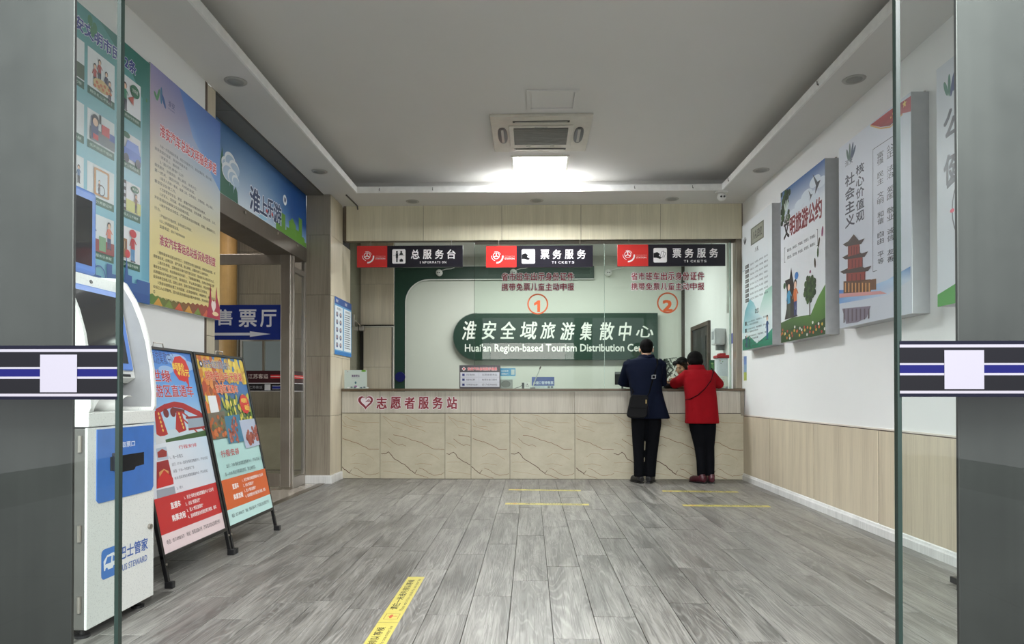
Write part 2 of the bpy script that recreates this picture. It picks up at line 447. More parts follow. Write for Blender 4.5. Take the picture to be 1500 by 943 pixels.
def right_wall_plane(x, y, z): return Print((x, y, z), -Y_, Z_)  # faces -X
# ================================================================== THE SETTING
ZS, ZC = 3.376, 3.60            # soffit and tray ceiling heights
XL, XR, XO = -2.42, 2.60, -2.62  # left wall, right wall, door niche plane
YF, YH, YB = 1.58, 8.41, 11.6    # shopfront, office header, office back wall
def struct(name, mb, m, parent=None, label=None, **k):
    return mb.build(name, m, parent, kind='structure' if parent is None else None, label=label, **k)
def pieces(parent, name, boxes, m, bevel=.0015):
    """alike pieces of a surface: one object each"""
    for (x0, x1, y0, y1, z0, z1) in boxes:
        c = Vector(((x0+x1)/2, (y0+y1)/2, (z0+z1)/2)); off = wloc(parent)
        key = (name, m.name, round(x1-x0, 3), round(y1-y0, 3), round(z1-z0, 3))
        if key not in _pc:
            me = bpy.data.meshes.new(name); b_ = MB().box((x0-x1)/2, (x1-x0)/2, (y0-y1)/2, (y1-y0)/2, (z0-z1)/2, (z1-z0)/2)
            me.from_pydata(b_.v, [], b_.f); me.update(); me.materials.append(m); 
            if bevel:
                bm = bmesh.new(); bm.from_mesh(me); bmesh.ops.bevel(bm, geom=list(bm.edges), offset=bevel, segments=1, affect='EDGES'); bm.to_mesh(me); bm.free()
            _pc[key] = me
        o = bpy.data.objects.new(name, _pc[key]); link(o, parent); o.location = c-off
_pc = {}

# floor: subfloor plus single planks laid towards the counter
floor = struct('floor', MB().box(XL, XR, YF-.1, 8.40, -.05, -.012), GROUT, label='grey oak laminate plank floor of the ticket hall')
tag(floor, cat='floor')
joint = {-.495: 3.24, -.297: 3.541, -.099: 3.836, .099: 2.941, .297: 3.232, .891: 2.93, -.693: 5.297, -1.089: 5.883, -1.485: 5.591, .495: 3.75, .693: 3.45}
random.seed(4)
W = .198; x = -2.475; boxes = []; L = 1.22
i = 0
while x < XR:
    k = round(x, 3); j0 = joint.get(k, 2.2+((i*.463+.21) % 1.0)*L); i += 1
    while j0 > YF: j0 -= L
    y = j0
    while y < 8.385:
        a, b_ = max(y, YF), min(y+L, 8.385); u0, u1 = max(x, XL), min(x+W, XR)
        if b_-a > .03 and u1-u0 > .02: boxes.append((u0+.0013, u1-.0013, a+.0024, b_-.0024, -.012, 0))
        y += L
    x = round(x+W, 3)
pieces(floor, 'plank', boxes, PLANK, .0012)

# left wall
wl = struct('wall_left', MB().box(XL-.25, XL, YF, 5.0, 0, ZS).box(XL-.25, XL-.0, 5.0, 5.035, 0, ZS-.001), WALLW, label='white painted left wall behind the posters'); tag(wl, cat='wall')
MB().box(XL-.02, XL+.0005, 5.0, 5.035, .1, ZS).build('edge_strip', mat('brown_wood_edge', (78, 60, 48), .5), wl, label='dark brown edge strip')
MB().box(XL-.25, XL-.012, 5.035, 5.17, 0, ZS).build('pilaster_core', GROUT, wl)
zt = [.0, .787, 1.484, 2.199, 2.90, ZS]
pieces(wl, 'tile', [(XL-.25, XL, 5.037, 5.168, a+.0015, b_-.0015) for a, b_ in zip(zt[:-1], zt[1:])], TILE)
struct('baseboard_left', MB().box(XL, XL+.018, YF, 5.0, 0, .085).box(XL, XL+.012, YF, 5.0, .085, .095), BASEB, label='white skirting along the left wall')
# wall over the side doorway, with the sign; sloping dark ceiling strip of the niche
wd = struct('wall_over_door', MB().box(XO-.35, XO-.032, 5.17, 7.93, 2.74, ZS+.03), BRONZE, label='wall strip above the side doorway')
nc = struct('trim_1', MB().box(XO-.30, XL+.0, 5.17, 7.93, ZS-.004, ZS+.03), GROUT, label='dark metal ceiling strips over the doorway niche')
pieces(nc, 'panel', [(XO, XL-.012, a+.002, b_-.002, ZS-.012, ZS-.004) for a, b_ in ((5.17, 5.50), (5.50, 6.72), (6.72, 7.905))], mat('taupe_ceiling_panel', (116, 112, 103), .5))
MB().box(XL-.012, XL+.004, 5.17, 7.905, ZS-.012, ZS+.02).build('edge_strip', BRONZE, nc, label='brown metal edge strip')
bm_ = struct('trim_2', MB().box(XO-.30, XO+.012, 5.17, 7.88, 2.575, 2.74), BRONZE, label='brown metal beam over the side doorway', bevel=.003)
for yy in (5.45, 6.15, 6.95, 7.55):
    MB().cyl((XO+.012, yy, 2.70), (XO+.022, yy, 2.70), .014, 12).build('screw', STEELD, bm_)

# tiled column between side doorway and counter
cl = struct('wall_column', MB().box(XO+.004, -2.342, 7.912, 9.28, 0, ZS), GROUT, label='brown stone tiled column beside the counter'); tag(cl, cat='column')
zt = [.085, .787, 1.484, 2.199, 2.902, ZS]
pieces(cl, 'tile', [(XO, -2.334, 7.90, 7.912, a+.0015, b_-.0015) for a, b_ in zip(zt[:-1], zt[1:])], TILE_C)
pieces(cl, 'tile', [(-2.342, -2.33, 7.903, 8.405, a+.0015, b_-.0015) for a, b_ in zip(zt[:-1], zt[1:])], TILE)
pieces(cl, 'tile', [(-2.342, -2.33, 8.41, 8.76, a+.0015, b_-.0015) for a, b_ in zip(zt[:-2], zt[1:-1])], TILE)
MB().box(-2.344, -2.331, 8.762, 9.28, 0, ZS).build('glossy_panel', OLIVE, cl, label='olive glossy side panel')
struct('baseboard_back', MB().box(XO-.02, -2.33, 7.882, 7.90, 0, .085).box(-2.33, -2.312, 7.882, 8.37, 0, .085).box(XO-.01, -2.33, 7.888, 7.90, .085, .095).box(-2.33, -2.318, 7.888, 8.37, .085, .095), BASEB, label='white skirting round the column foot')

# right wall: paint above, boards below
wr = struct('wall_right', MB().box(XR, XR+.2, YF, YB, 0, ZS), WALLW, label='white painted right wall with beige wainscot'); tag(wr, cat='wall')
js = [8.385, 7.46, 6.311, 5.152, 4.0, 2.85, 1.6]
pieces(wr, 'panel', [(XR-.016, XR, b_+.008, a-.008, .08, .772) for a, b_ in zip(js[:-1], js[1:])], WAIN)
MB().box(XR-.010, XR, 1.6, 8.385, .772, .780).build('rail', mat('brown_cap_rail', (74, 52, 40), .5), wr, label='thin brown rail')  # brown capping strip above the wainscot boards
MB().box(XR-.012, XR, 1.6, 8.385, .780, .792).build('bead', mat('off_white_bead', (222, 214, 204), .5), wr)
MB().box(XR-.009, XR+.0, 1.6, 8.385, .02, .77).build('backing', GROUT, wr)
br_ = struct('baseboard_right', MB().box(XR-.016, XR, YF, 8.38, 0, .08), GROUT, label='white skirting along the right wall')
js = [8.38, 7.88, 5.985, 4.09, 2.2, 1.6]
for a, b_ in zip(js[:-1], js[1:]):
    MB().prism([(XR-.032, 0), (XR-.032, .055), (XR-.026, .066), (XR-.022, .078), (XR-.012, .088), (XR-.012, 0)], 'y', b_+.0015, a-.0015).build('board', BASEB, br_)

# tray ceiling and its soffit ring with a raised lip
ce = struct('ceiling', MB().box(-2.32, 2.47, 1.9, 8.22, ZC, ZC+.1).box(-2.34, -2.32, 1.9, 8.22, ZS+.03, ZC).box(2.47, 2.49, 1.9, 8.22, ZS+.03, ZC).box(-2.34, 2.49, 8.20, 8.22, ZS+.03, ZC).box(-2.34, 2.49, 1.88, 1.9, ZS+.03, ZC), CEIL, label='grey white tray ceiling of the hall'); tag(ce, cat='ceiling')
so = struct('trim_3', MB().box(XL, -2.02, YF, YH, ZS, ZS+.03).box(2.20, XR, YF, YH, ZS, ZS+.03).box(-2.02, 2.20, 7.86, YH, ZS, ZS+.03).box(-2.02, 2.20, YF, 2.2, ZS, ZS+.03), CEIL, label='dropped soffit ring round the tray ceiling')
MB().box(-2.028, -2.012, 2.19, 7.868, ZS-.002, 3.446).build('lip', CEILW, so); MB().box(2.192, 2.208, 2.19, 7.868, ZS-.002, 3.446).build('lip', CEILW, so)
MB().box(-2.012, 2.192, 7.852, 7.868, ZS-.002, 3.446).build('lip', CEILW, so); MB().box(-2.012, 2.192, 2.19, 2.206, ZS-.002, 3.446).build('lip', CEILW, so)
for (x, y) in ((-1.75, 7.846), (-1.13, 7.846), (-.378, 7.846), (.48, 7.846), (1.193, 7.846), (1.855, 7.846), (2.186, 7.6), (2.186, 5.25)):
    MB().tube([(x, y, 3.43), (x, y-.004, 3.405), (x+.004, y-.014, 3.393), (x, y-.022, 3.402)], .0035, 6).build('cable_hook', mat('hook_grey', (92, 90, 86), .4, .4), so)

# office header, back wall, ceiling, floor
hd = struct('wall_header', MB().box(-2.33, XR, YH+.014, YH+.17, 2.955, ZS+.03), mat('dull_wood_soffit', (112, 100, 84), .6), label='cream panelled bulkhead above the ticket windows'); tag(hd, cat='wall')
js = [-2.29, -1.326, -.353, .622, 1.599, 2.588]
pieces(hd, 'panel', [(a+.002, b_-.002, YH, YH+.014, 2.942, ZS-.001) for a, b_ in zip(js[:-1], js[1:])], TILE_H)
wb = struct('wall_back', MB().box(-2.9, XR+.2, YB, YB+.15, 0, ZS+.05), FEATW, label='pale green white back wall of the ticket office'); tag(wb, cat='wall')
MB().box(-2.34, XR, YB-.02, YB, 3.22, 3.376).build('top_band', mat('white_grey_band', (196, 196, 188), .5), wb)
oc = struct('trim_4', MB().box(-2.9, XR, YH+.17, YB, ZS, ZS+.05), CEIL, label='ticket office ceiling')
struct('trim_5', MB().box(-2.9, XR, 8.40, YB, -.05, -.001), mat('office_floor_tile', (120, 116, 108), .4), label='ticket office floor')
struct('wall_office_side', MB().box(-3.0, -2.9, 9.32, YB, 0, ZS), FEATW, label='hidden side wall of the ticket office')
# beige partition with a low concealed door behind the left end of the counter
pt = struct('wall_partition', MB().box(-2.9, -1.874, 9.31, 9.36, 0, ZS), GROUT, label='beige tiled partition behind the left end of the counter'); tag(pt, cat='wall')
pieces(pt, 'tile', [(-2.331, -1.872, 9.30, 9.312, a+.0015, b_-.0015) for a, b_ in ((1.99, 2.549), (2.549, ZS))], TILE)
d2 = struct('door_2', MB().box(-2.285, -1.90, 9.292, 9.31, 0, 1.955), GROUT, label='low concealed door clad in beige board'); tag(d2, cat='door')
pieces(d2, 'panel', [(-2.285, -1.90, 9.284, 9.292, a+.0015, b_-.0015) for a, b_ in ((.0, .70), (.70, 1.41), (1.41, 1.955))], TILE)
MB().box(-2.30, -1.868, 9.285, 9.31, 1.957, 1.972).box(-1.885, -1.868, 9.285, 9.31, 0, 1.957).build('frame', CREAMP, d2, label='cream door trim')
dc = MB().box(-2.33, -2.26, 9.20, 9.29, 1.90, 1.97).build('closer_body', STEELD, d2, bevel=.006)
MB().tube([(-2.325, 8.86, 2.03), (-2.31, 8.98, 2.0), (-2.295, 9.22, 1.95)], .008, 8).build('closer_arm', STEELD, d2)
MB().box(-2.331, -2.30, 8.83, 8.87, 1.93, 2.08).build('closer_bracket', STEELD, d2)
# brown door in the right wall of the office
d3 = struct('door_3', MB().box(XR-.02, XR, 9.98, 10.93, 0, 2.04), DKDOOR, label='dark brown door in the right office wall'); tag(d3, cat='door')
MB().box(XR-.04, XR, 9.916, 9.98, 0, 2.104).box(XR-.04, XR, 10.93, 10.993, 0, 2.104).box(XR-.04, XR, 9.98, 10.93, 2.04, 2.104).build('frame', mat('brown_door_frame', (74, 60, 50), .5), d3, bevel=.004)
MB().box(XR-.027, XR-.02, 10.1, 10.8, 1.0, 1.9).build('pane', mat('dark_pane', (20, 18, 18), .45), d3)
MB().box(XR-.05, XR-.02, 10.02, 10.08, 1.0, 1.12).build('handle', STEELD, d3)
MB().box(XR-.034, XR-.026, 10.36, 10.50, 1.50, 1.62).build('notice', mat('pale_notice', (120, 118, 114), .5), d3)
# post at the right end of the ticket glass, slim corner trim at the back
struct('trim_6', MB().box(2.53, 2.60, 8.46, 8.60, 1.11, 2.955), TILE_C, label='brown stone post at the right end of the ticket glass', bevel=.003)
struct('trim_7', MB().box(2.55, 2.60, YB-.03, YB, 0, 3.21), mat('dark_corner_trim', (72, 66, 60), .5), label='dark trim in the far office corner')

# side corridor beyond the doorway
cf = struct('floor_corridor', MB().box(-6.0, XL, 5.17, 9.4, -.05, -.002), mat('glossy_corridor_tile', (158, 150, 138), .12), label='glossy light tile floor of the side corridor')
struct('trim_8', MB().box(XL-.04, XL+.03, 5.17, 7.9, -.002, .006), mat('brass_threshold', (120, 112, 98), .3, .7), label='metal threshold strip of the side doorway')
cb = struct('wall_corridor_back', MB().box(-6.0, -4.02, 9.312, 9.4, 0, ZS).box(-4.02, -3.30, 9.312, 9.4, 0, 1.33).box(-4.02, -3.30, 9.312, 9.4, 1.80, ZS).box(-3.30, XO, 9.312, 9.4, 0, ZS), GROUT, label='tiled back wall of the side corridor'); tag(cb, cat='wall')
bx = []
for (a, b_) in ((-5.9, -4.95), (-4.95, -4.02), (-4.02, -3.30), (-3.30, XO)):
    for (c, d) in ((0, .72), (.72, 1.33), (1.33, 1.80), (1.80, 2.42), (2.42, 3.0), (3.0, ZS)):
        if a == -4.02 and c == 1.33: continue
        bx.append((a+.002, b_-.002, 9.30, 9.312, c+.002, d-.002))
pieces(cb, 'tile', [b for b in bx if b[4] > .7], TILE_C)
pieces(cb, 'tile', [b for b in bx if b[4] < .7], MARBLE)
w1 = struct('window_1', MB().box(-4.02, -3.98, 9.32, 9.36, 1.33, 1.80).box(-3.34, -3.30, 9.32, 9.36, 1.33, 1.80).box(-3.98, -3.34, 9.32, 9.36, 1.33, 1.36).box(-3.98, -3.34, 9.32, 9.36, 1.77, 1.80).box(-3.70, -3.67, 9.32, 9.36, 1.36, 1.77), STEELD, label='small window at the end of the corridor'); tag(w1, cat='window')
MB().box(-3.98, -3.34, 9.335, 9.341, 1.36, 1.77).build('pane', DOORG, w1)
struct('wall_corridor_side', MB().box(-6.0, XL-.25, 5.07, 5.17, 0, ZS).box(-6.1, -6.0, 5.07, 9.4, 0, .9).box(-6.1, -6.0, 5.07, 9.4, 2.3, ZS), TILE_C, label='side walls of the corridor')
struct('trim_9', MB().box(-6.1, XO-.30, 5.07, 9.4, ZS, ZS+.05), CEIL, label='corridor ceiling')
yc = struct('trim_10', MB().cyl((-3.99, 8.9, 0), (-3.99, 8.9, ZS), .11, 24), mat('warm_yellow_column_paint', (206, 164, 104), .5), label='round yellow painted column in the corridor', smooth=False)

# open glass door leaf of the side doorway, and the fixed sidelight next to the column
YD = 7.44
d1 = struct('door_1', MB().box(-2.745, -2.635, YD-.02, YD+.025, .02, 2.585), STEELD, label='open glass door leaf of the side doorway with a blue hall sign', bevel=.006); tag(d1, cat='door')
MB().box(-3.62, -2.745, YD-.012, YD+.018, 2.47, 2.585).build('top_rail', STEELD, d1, bevel=.003)
MB().box(-3.62, -2.745, YD-.012, YD+.018, .03, .17).build('bottom_rail', STEELD, d1, bevel=.003)
MB().box(-3.70, -3.62, YD-.012, YD+.018, .03, 2.585).build('stile', STEELD, d1, bevel=.003)
MB().box(-3.62, -2.745, YD, YD+.008, .17, 2.47).build('pane', DOORG, d1)
def door_band(pr, u0, u1, red=True):
    pr.rect(u0, 1.165, u1, 1.30, (58, 24, 32), 1).rect(u0, 1.078, u1, 1.158, (26, 26, 32), 1)
    pr.rect(u0, 1.158, u1, 1.165, (206, 204, 206), 2).rect(u0, 1.072, u1, 1.078, (206, 204, 206), 2)
p = front_plane(0, YD-.001, 0)
door_band(p, -3.62, -2.745)
p.rect(-2.86, 1.215, -2.745, 1.255, (196, 44, 48), 3).rect(-2.86, 1.233, -2.745, 1.238, (226, 220, 220), 4)
p.rect(-3.40, 1.215, -3.14, 1.255, (196, 44, 48), 3)
p.text('江苏客运', -3.11, 1.212, -2.885, 1.262, (222, 206, 200), 3)
p.rect(-2.925, 1.085, -2.86, 1.15, (198, 198, 200), 3).rect(-2.84, 1.10, -2.745, 1.13, (30, 40, 120), 3).rect(-2.84, 1.13, -2.745, 1.134, (210, 210, 214), 4).rect(-2.84, 1.096, -2.745, 1.10, (210, 210, 214), 4)
p.text('江苏客运', -3.10, 1.10, -2.95, 1.135, (150, 150, 154), 3)
p.build('warning_band', d1, PRINTG, label='dark red and black band lettered across the glass')
p = front_plane(0, YD-.004, 0)
p.rect(-3.60, 1.64, -2.745, 2.025, (22, 46, 128), 1)
a0 = p.P(313, 486)
p.text('售', -3.47, 1.80, -3.285, 1.975, (222, 224, 232), 3, bold=.035)
p.text('票', -3.215, 1.78, -3.015, 1.975, (222, 224, 232), 3, bold=.035); p.text('厅', -2.975, 1.78, -2.795, 1.97, (222, 224, 232), 3, bold=.035)
p.rect(-3.55, 1.688, -3.09, 1.718, (222, 224, 232), 3).poly([(-3.09, 1.672), (-2.86, 1.703), (-3.09, 1.734)], (222, 224, 232), 3)
p.build('hall_sign', d1, PRINTG, label='blue direction sign with white lettering and an arrow')
sl = struct('window_2', MB().box(XO-.04, XO+.0, YD+.03, YD+.075, .0, 2.575).box(XO-.04, XO+.0, 7.85, 7.90, .0, 2.575).box(XO-.04, XO, YD+.075, 7.85, 2.40, 2.46).box(XO-.04, XO, YD+.075, 7.85, .0, .12), STEELD, label='narrow fixed glass panel between door leaf and column', bevel=.003); tag(sl, cat='window')
MB().box(XO-.024, XO-.016, YD+.075, 7.85, .12, 2.40).build('pane', DOORG, sl)
p = left_wall_plane(XO-.014, 0, 0); door_band(p, YD+.075, 7.85); p.rect(YD+.075, 1.215, 7.85, 1.255, (196, 44, 48), 3).rect(YD+.075, 1.233, 7.85, 1.238, (226, 220, 220), 4); p.build('warning_band', sl, PRINTG, label='dark red and black band')

# entrance: steel posts, glazed sides, sliding glass leaves with warning bands
pl = struct('trim_11', MB().box(-1.50, -1.092, 1.6, 1.61, 0, 3.3), STEEL, label='wide brushed steel post left of the entrance', bevel=.002); tag(pl, cat='post')
prt = struct('trim_12', MB().box(.985, 1.40, 1.6, 1.61, 0, 3.3), STEEL, label='wide brushed steel post right of the entrance', bevel=.002); tag(prt, cat='post')
struct('trim_13', MB().box(XL, XR, YF+.05, YF+.15, 2.75, 3.40), STEELD, label='steel clad bulkhead over the entrance, closed up to screen the added lamp')  # out of view; made solid to limit the fill lamp's light and hide its reflection
struct('trim_14', MB().box(XL, XL+.06, YF+.05, YF+.15, 0, 3.376).box(XR-.06, XR, YF+.05, YF+.15, 0, 3.376), STEELD, label='steel wall jambs of the entrance')
w3 = struct('window_3', MB().box(XL+.06, -1.5, YF+.10, YF+.108, 0, 2.75), DOORG, label='fixed entrance glass left of the steel post')
w4 = struct('window_4', MB().box(1.40, XR-.06, YF+.10, YF+.108, 0, 2.75), DOORG, label='fixed entrance glass right of the steel post')
def leaf(n, x0, x1, ex, sgn, zo, stx, lab):
    g = struct('door_%d' % n, MB().box(x0, x1, 1.50, 1.51, .02, 2.70), DOORG, label=lab); tag(g, cat='door')
    MB().box(ex-.0045, ex+.0045, 1.498, 1.512, .02, 2.70).build('glass_edge', EDGEG, g, label='dark green polished edge')
    H = .121; z1 = 1.157+zo
    q = front_plane(0, 1.497, 0)
    fr = [0, .067, .118, .398, .432, .575, .615, .891, .94, 1.]
    cs = [(8, 9, 24), (122, 120, 128), (13, 13, 18), (122, 120, 128), (10, 12, 66), (122, 120, 128), (13, 13, 17), (122, 119, 126), (9, 10, 24)]
    for i, c in enumerate(cs): q.rect(x0, z1-H*fr[i+1], x1, z1-H*fr[i], c, 1)
    q.build('warning_band', g, PRINTM, label='black, white and navy warning band')
    q = front_plane(0, 1.4955, 0); a = .042; cz = z1-.0625
    q.rect(stx-a, cz-a*1.0, stx+a, cz+a, (122, 120, 129), 1)
    q.build('sticker', g, PRINTM, label='square pale grey sticker')
leaf(4, -1.46, -.921, -.921, 1, 0, -1.053, 'sliding glass entrance leaf at the left with a warning band')
leaf(5, .798, 1.36, .798, -1, .0065, .934, 'sliding glass entrance leaf at the right with a warning band')

# paving of the station hall in front of the entrance (behind and under the camera)
pv = struct('floor_entrance', MB().box(-7, 7, -9, 1.56, -.06, -.012), GROUT, label='dark stone paving outside the entrance')
pieces(pv, 'tile', [(-4.8+i*1.2+.003, -3.6+i*1.2-.003, 1.56-(j+1)*1.2+.003, 1.56-j*1.2-.003, -.03, 0) for i in range(8) for j in range(7)], mat('dark_paving', (70, 69, 66), .35))

yo = struct('wall_outside', MB().box(-5.2, -3.05, 10.6, 10.7, 0, 3), mat('grey_white_backing_wall', rough=.8, build=b_wall((150, 152, 152), 0)), label='pale wall added outside the corridor window to cut its brightness')  # added backing so that the corridor window does not burn out to white
# ================================================================== THINGS ON WALLS AND CEILING
def ptq(p, body, xl, yt, yb, xr, c, **kw):      # text on a receding plane: left edge top/bottom, right edge
    u0, v1 = p.P(xl, yt); _, v0 = p.P(xl, yb); u1, _ = p.P(xr, (yt+yb)/2)
    return p.text(body, u0, v0, u1, v1, c, **kw)
RED = (196, 40, 48); WHITE = (238, 238, 238)
random.seed(7)

# ---- ceiling things
def downlight(x, y, lab):
    r = root('downlight', lab, 'downlight', (x, y, ZS), 'unlit downlights in the soffit')
    MB().loft([(x, y, ZS-.006, .078, .078), (x, y, ZS-.001, .082, .082)]).build('ring', mat('downlight_ring_grey', (176, 175, 170), .4), r, smooth=True)
    MB().loft([(x, y, ZS-.0075, .056, .056), (x, y, ZS-.0055, .058, .058)]).build('diffuser', mat('downlight_diffuser', (150, 150, 146), .5), r, smooth=True)
    return r
d0 = downlight(-2.197, 5.012, 'round unlit downlight over the left wall posters, nearest on the left')
for (x, y, lab) in ((-2.21, 7.08, 'round unlit downlight in the left soffit in front of the tiled column'), (-1.428, 8.22, 'round unlit downlight above the red and black information sign'),
                    (.075, 8.22, 'round unlit downlight above the middle ticket sign'), (1.695, 8.20, 'round unlit downlight above the ticket sign at the right window'),
                    (2.397, 5.103, 'round unlit downlight above the value slogan light box'), (2.404, 7.161, 'round unlit downlight above the two light boxes nearest the counter')):
    dup(d0, (x+2.197, y-5.012, 0), lab)

ac = root('ceiling_cassette', 'cream ceiling air conditioner cassette with a grey intake grille', 'air conditioner', (.1, 6.66, ZC))
a0, a1, b0, b1 = -.375, .575, 6.20, 7.115
MB().prism([(a0, b0), (a1, b0), (a1, b1), (a0, b1)], 'z', ZC-.028, ZC).build('panel', CREAMP, ac, bevel=.008)
MB().box(a0+.17, a1-.17, b0+.20, b1-.18, ZC-.040, ZC-.028).build('grille_frame', CREAMP, ac, bevel=.006)
MB().box(a0+.215, a1-.215, b0+.245, b1-.235, ZC-.042, ZC-.036).build('filter', mat('dark_filter_mesh', (74, 74, 72), .8), ac)
for i in range(17):
    y = b0+.262+i*.0245
    MB().box(a0+.215, a1-.215, y, y+.009, ZC-.048, ZC-.040).build('slat', mat('grille_slat_grey', (132, 131, 125), .5), ac)
for (x0_, x1_, y0_, y1_) in ((a0+.21, a1-.21, b0+.10, b0+.145), (a0+.21, a1-.21, b1-.105, b1-.06)):
    f_ = MB().box(x0_, x1_, y0_, y1_, ZC-.0295, ZC-.026).build('air_slot', mat('slot_dark', (30, 31, 34), .5), ac)
    MB().box(x0_+.02, x1_-.02, y0_+.014, y0_+.026, ZC-.036, ZC-.029).build('vane', mat('vane_grey', (170, 168, 160), .4), f_)
for s, xc in ((-1, a0+.105), (1, a1-.105)):
    f_ = MB().loft([(xc, 6.66, ZC-.031, .045, .20), (xc, 6.66, ZC-.027, .047, .205)], p=2.6).build('air_slot', mat('slot_dark'), ac)
    MB().box(xc-.012, xc+.012, 6.66-.16, 6.66+.16, ZC-.037, ZC-.03).build('vane', mat('vane_grey'), f_)
MB().box(.04, .16, b0+.215, b0+.232, ZC-.046, ZC-.040).build('latch', mat('vane_grey'), ac)
for x in (-.02, .22): MB().box(x-.02, x+.02, b1-.205, b1-.195, ZC-.046, ZC-.04).build('latch', mat('vane_grey'), ac)

led = root('led_panel_light', 'bright square ceiling light panel glowing white', 'ceiling light', (.1, 7.62, ZC))
MB().box(-.21, .42, 7.30, 7.325, ZC-.012, ZC).box(-.21, .42, 7.905, 7.93, ZC-.012, ZC).box(-.21, -.185, 7.325, 7.905, ZC-.012, ZC).box(.395, .42, 7.325, 7.905, ZC-.012, ZC).build('frame', CREAMP, led)
MB().box(-.185, .395, 7.325, 7.905, ZC-.004, ZC).build('diffuser', LEDM, led)
ah = root('ceiling_access_hatch', 'square painted access hatch in the ceiling before the air conditioner', 'hatch', (.19, 5.92, ZC))
MB().box(-.03, .41, 5.71, 5.745, ZC-.014, ZC).box(-.03, .41, 6.075, 6.11, ZC-.014, ZC).box(-.03, .005, 5.745, 6.075, ZC-.014, ZC).box(.375, .41, 5.745, 6.075, ZC-.014, ZC).build('frame', CEIL, ah, bevel=.001)
MB().box(.008, .372, 5.748, 6.072, ZC-.004, ZC).build('lid', CEIL, ah, bevel=.001)

dm = root('dome_camera', 'white twin lens camera under the right rear corner of the soffit', 'camera', (2.208, 7.93, ZS))
MB().loft([(2.208, 7.93, ZS-.018, .07, .07), (2.208, 7.93, ZS, .075, .075)]).build('base', WHITEP, dm, smooth=False)
ey = MB().ball((2.208, 7.93, ZS-.055), .052).build('eyeball', WHITEP, dm, smooth=True)
for dx in (-.018, .018): MB().cyl((2.208+dx, 7.893, ZS-.062), (2.208+dx, 7.872, ZS-.068), .011, 12).build('lens', BLACKP, ey)
cnd = MB().tube([(-2.15, 7.90, ZS-.012), (-2.138, 8.36, ZS-.012), (-2.138, 8.385, ZS-.05)], .009, 8).build('cable_conduit', mat('hook_grey'), label='thin grey cable conduit on the soffit beside the column', cat='conduit')

# ---- left wall: civic poster, service poster
cz = root('citizen_rules_poster', 'large teal poster of illustrated civic rules at the left entrance side', 'poster', (XL, 3.45, 1.602))
MB().box(XL, -2.386, 2.70, 4.204, 1.602, 3.117).build('board', mat('poster_board_white', (200, 202, 204), .5), cz)
p = left_wall_plane(-2.3855, 0, 0)
p.vgrad(2.70, 1.602, 4.204, 3.117, [(0, (120, 184, 206)), (.25, (128, 190, 210)), (.55, (150, 200, 214)), (.80, (104, 170, 176)), (1, (66, 142, 138))], 1)
p.poly([(4.12, 1.75), (4.204, 1.75), (4.204, 3.117), (3.7, 3.117), (4.02, 2.96), (4.12, 2.86)], [(110, 178, 200), (90, 160, 190), (34, 116, 106), (44, 124, 112), (38, 118, 110), (60, 136, 130)], 2)
p.text('淮安文明市民12条', 3.41, 2.967, 4.055, 3.045, (40, 58, 140), 6, bold=.05, out=(226, 232, 240), outw=.05)
for (u, v, r) in ((3.62, 3.07, .03), (3.66, 3.05, .03), (3.64, 3.02, .028), (4.165, 2.87, .012)): p.ell(u, v, r*.7, r, (58, 128, 86), 3)
def figure(p, u, v, h, shirt, legs, hair, k=4):
    s = h
    p.ell(u, v+s*.86, s*.10, s*.12, hair, k); p.ell(u, v+s*.83, s*.075, s*.09, (236, 196, 170), k+1)
    p.poly([(u-s*.10, v+s*.40), (u+s*.10, v+s*.40), (u+s*.08, v+s*.74), (u-s*.08, v+s*.74)], shirt, k)
    p.line([(u-s*.08, v+s*.70), (u-s*.17, v+s*.48)], s*.045, shirt, k); p.line([(u+s*.08, v+s*.70), (u+s*.18, v+s*.58)], s*.045, shirt, k)
    p.poly([(u-s*.09, v+s*.03), (u-s*.02, v+s*.03), (u, v+s*.40), (u-s*.10, v+s*.40)], legs, k)
    p.poly([(u+s*.02, v+s*.03), (u+s*.09, v+s*.03), (u+s*.10, v+s*.40), (u, v+s*.40)], legs, k)
    p.ell(u-s*.07, v+s*.02, s*.06, s*.02, (50, 44, 46), k); p.ell(u+s*.08, v+s*.02, s*.06, s*.02, (50, 44, 46), k)
caps = ['文明出行守规则', '爱护公物讲道德', '排队礼让不拥挤', '低声细语不喧哗', '垃圾分类要记牢', '志愿服务乐奉献']
ci = 0
for cu0, cu1 in ((2.98, 3.24), (3.30, 3.573), (3.60, 3.838), (3.896, 4.10)):
    for r_, (v0, v1) in enumerate(((2.672, 2.925), (2.38, 2.592), (2.085, 2.305), (1.79, 2.035))):
        p.rect(cu0, v0, cu1, v1, (226, 230, 234), 3); p.rect(cu0, v0, cu1, v0+.042, (34, 92, 70), 4)
        p.text(caps[ci % 6], cu0+.02, v0+.013, cu1-.02, v0+.030, (206, 226, 214), 6); ci += 1
# the single pictures
p.rect(3.32, 2.72, 3.573, 2.80, (70, 92, 66), 4); figure(p, 3.48, 2.73, .17, (206, 70, 90), (210, 180, 170), (50, 34, 34), 5)
p.ell(3.46, 2.43, .05, .03, (80, 120, 70), 4); figure(p, 3.49, 2.43, .15, (224, 224, 226), (60, 60, 70), (40, 30, 32), 5)
for i in range(6): figure(p, 3.33+i*.04, 2.13+.03*(i % 2), .10, [(70, 70, 80), (196, 90, 80), (90, 120, 160)][i % 3], (60, 60, 66), (40, 34, 34), 4)
for (u, v) in ((3.66, 2.80), (3.70, 2.84), (3.76, 2.80), (3.79, 2.76)): figure(p, u, v-.07, .13, [(40, 44, 76), (210, 210, 214), (176, 70, 60), (60, 60, 70)][int(u*100) % 4], (52, 48, 58), (40, 30, 30), 4)
p.ell(3.72, 2.755, .075, .035, (206, 178, 120), 5)
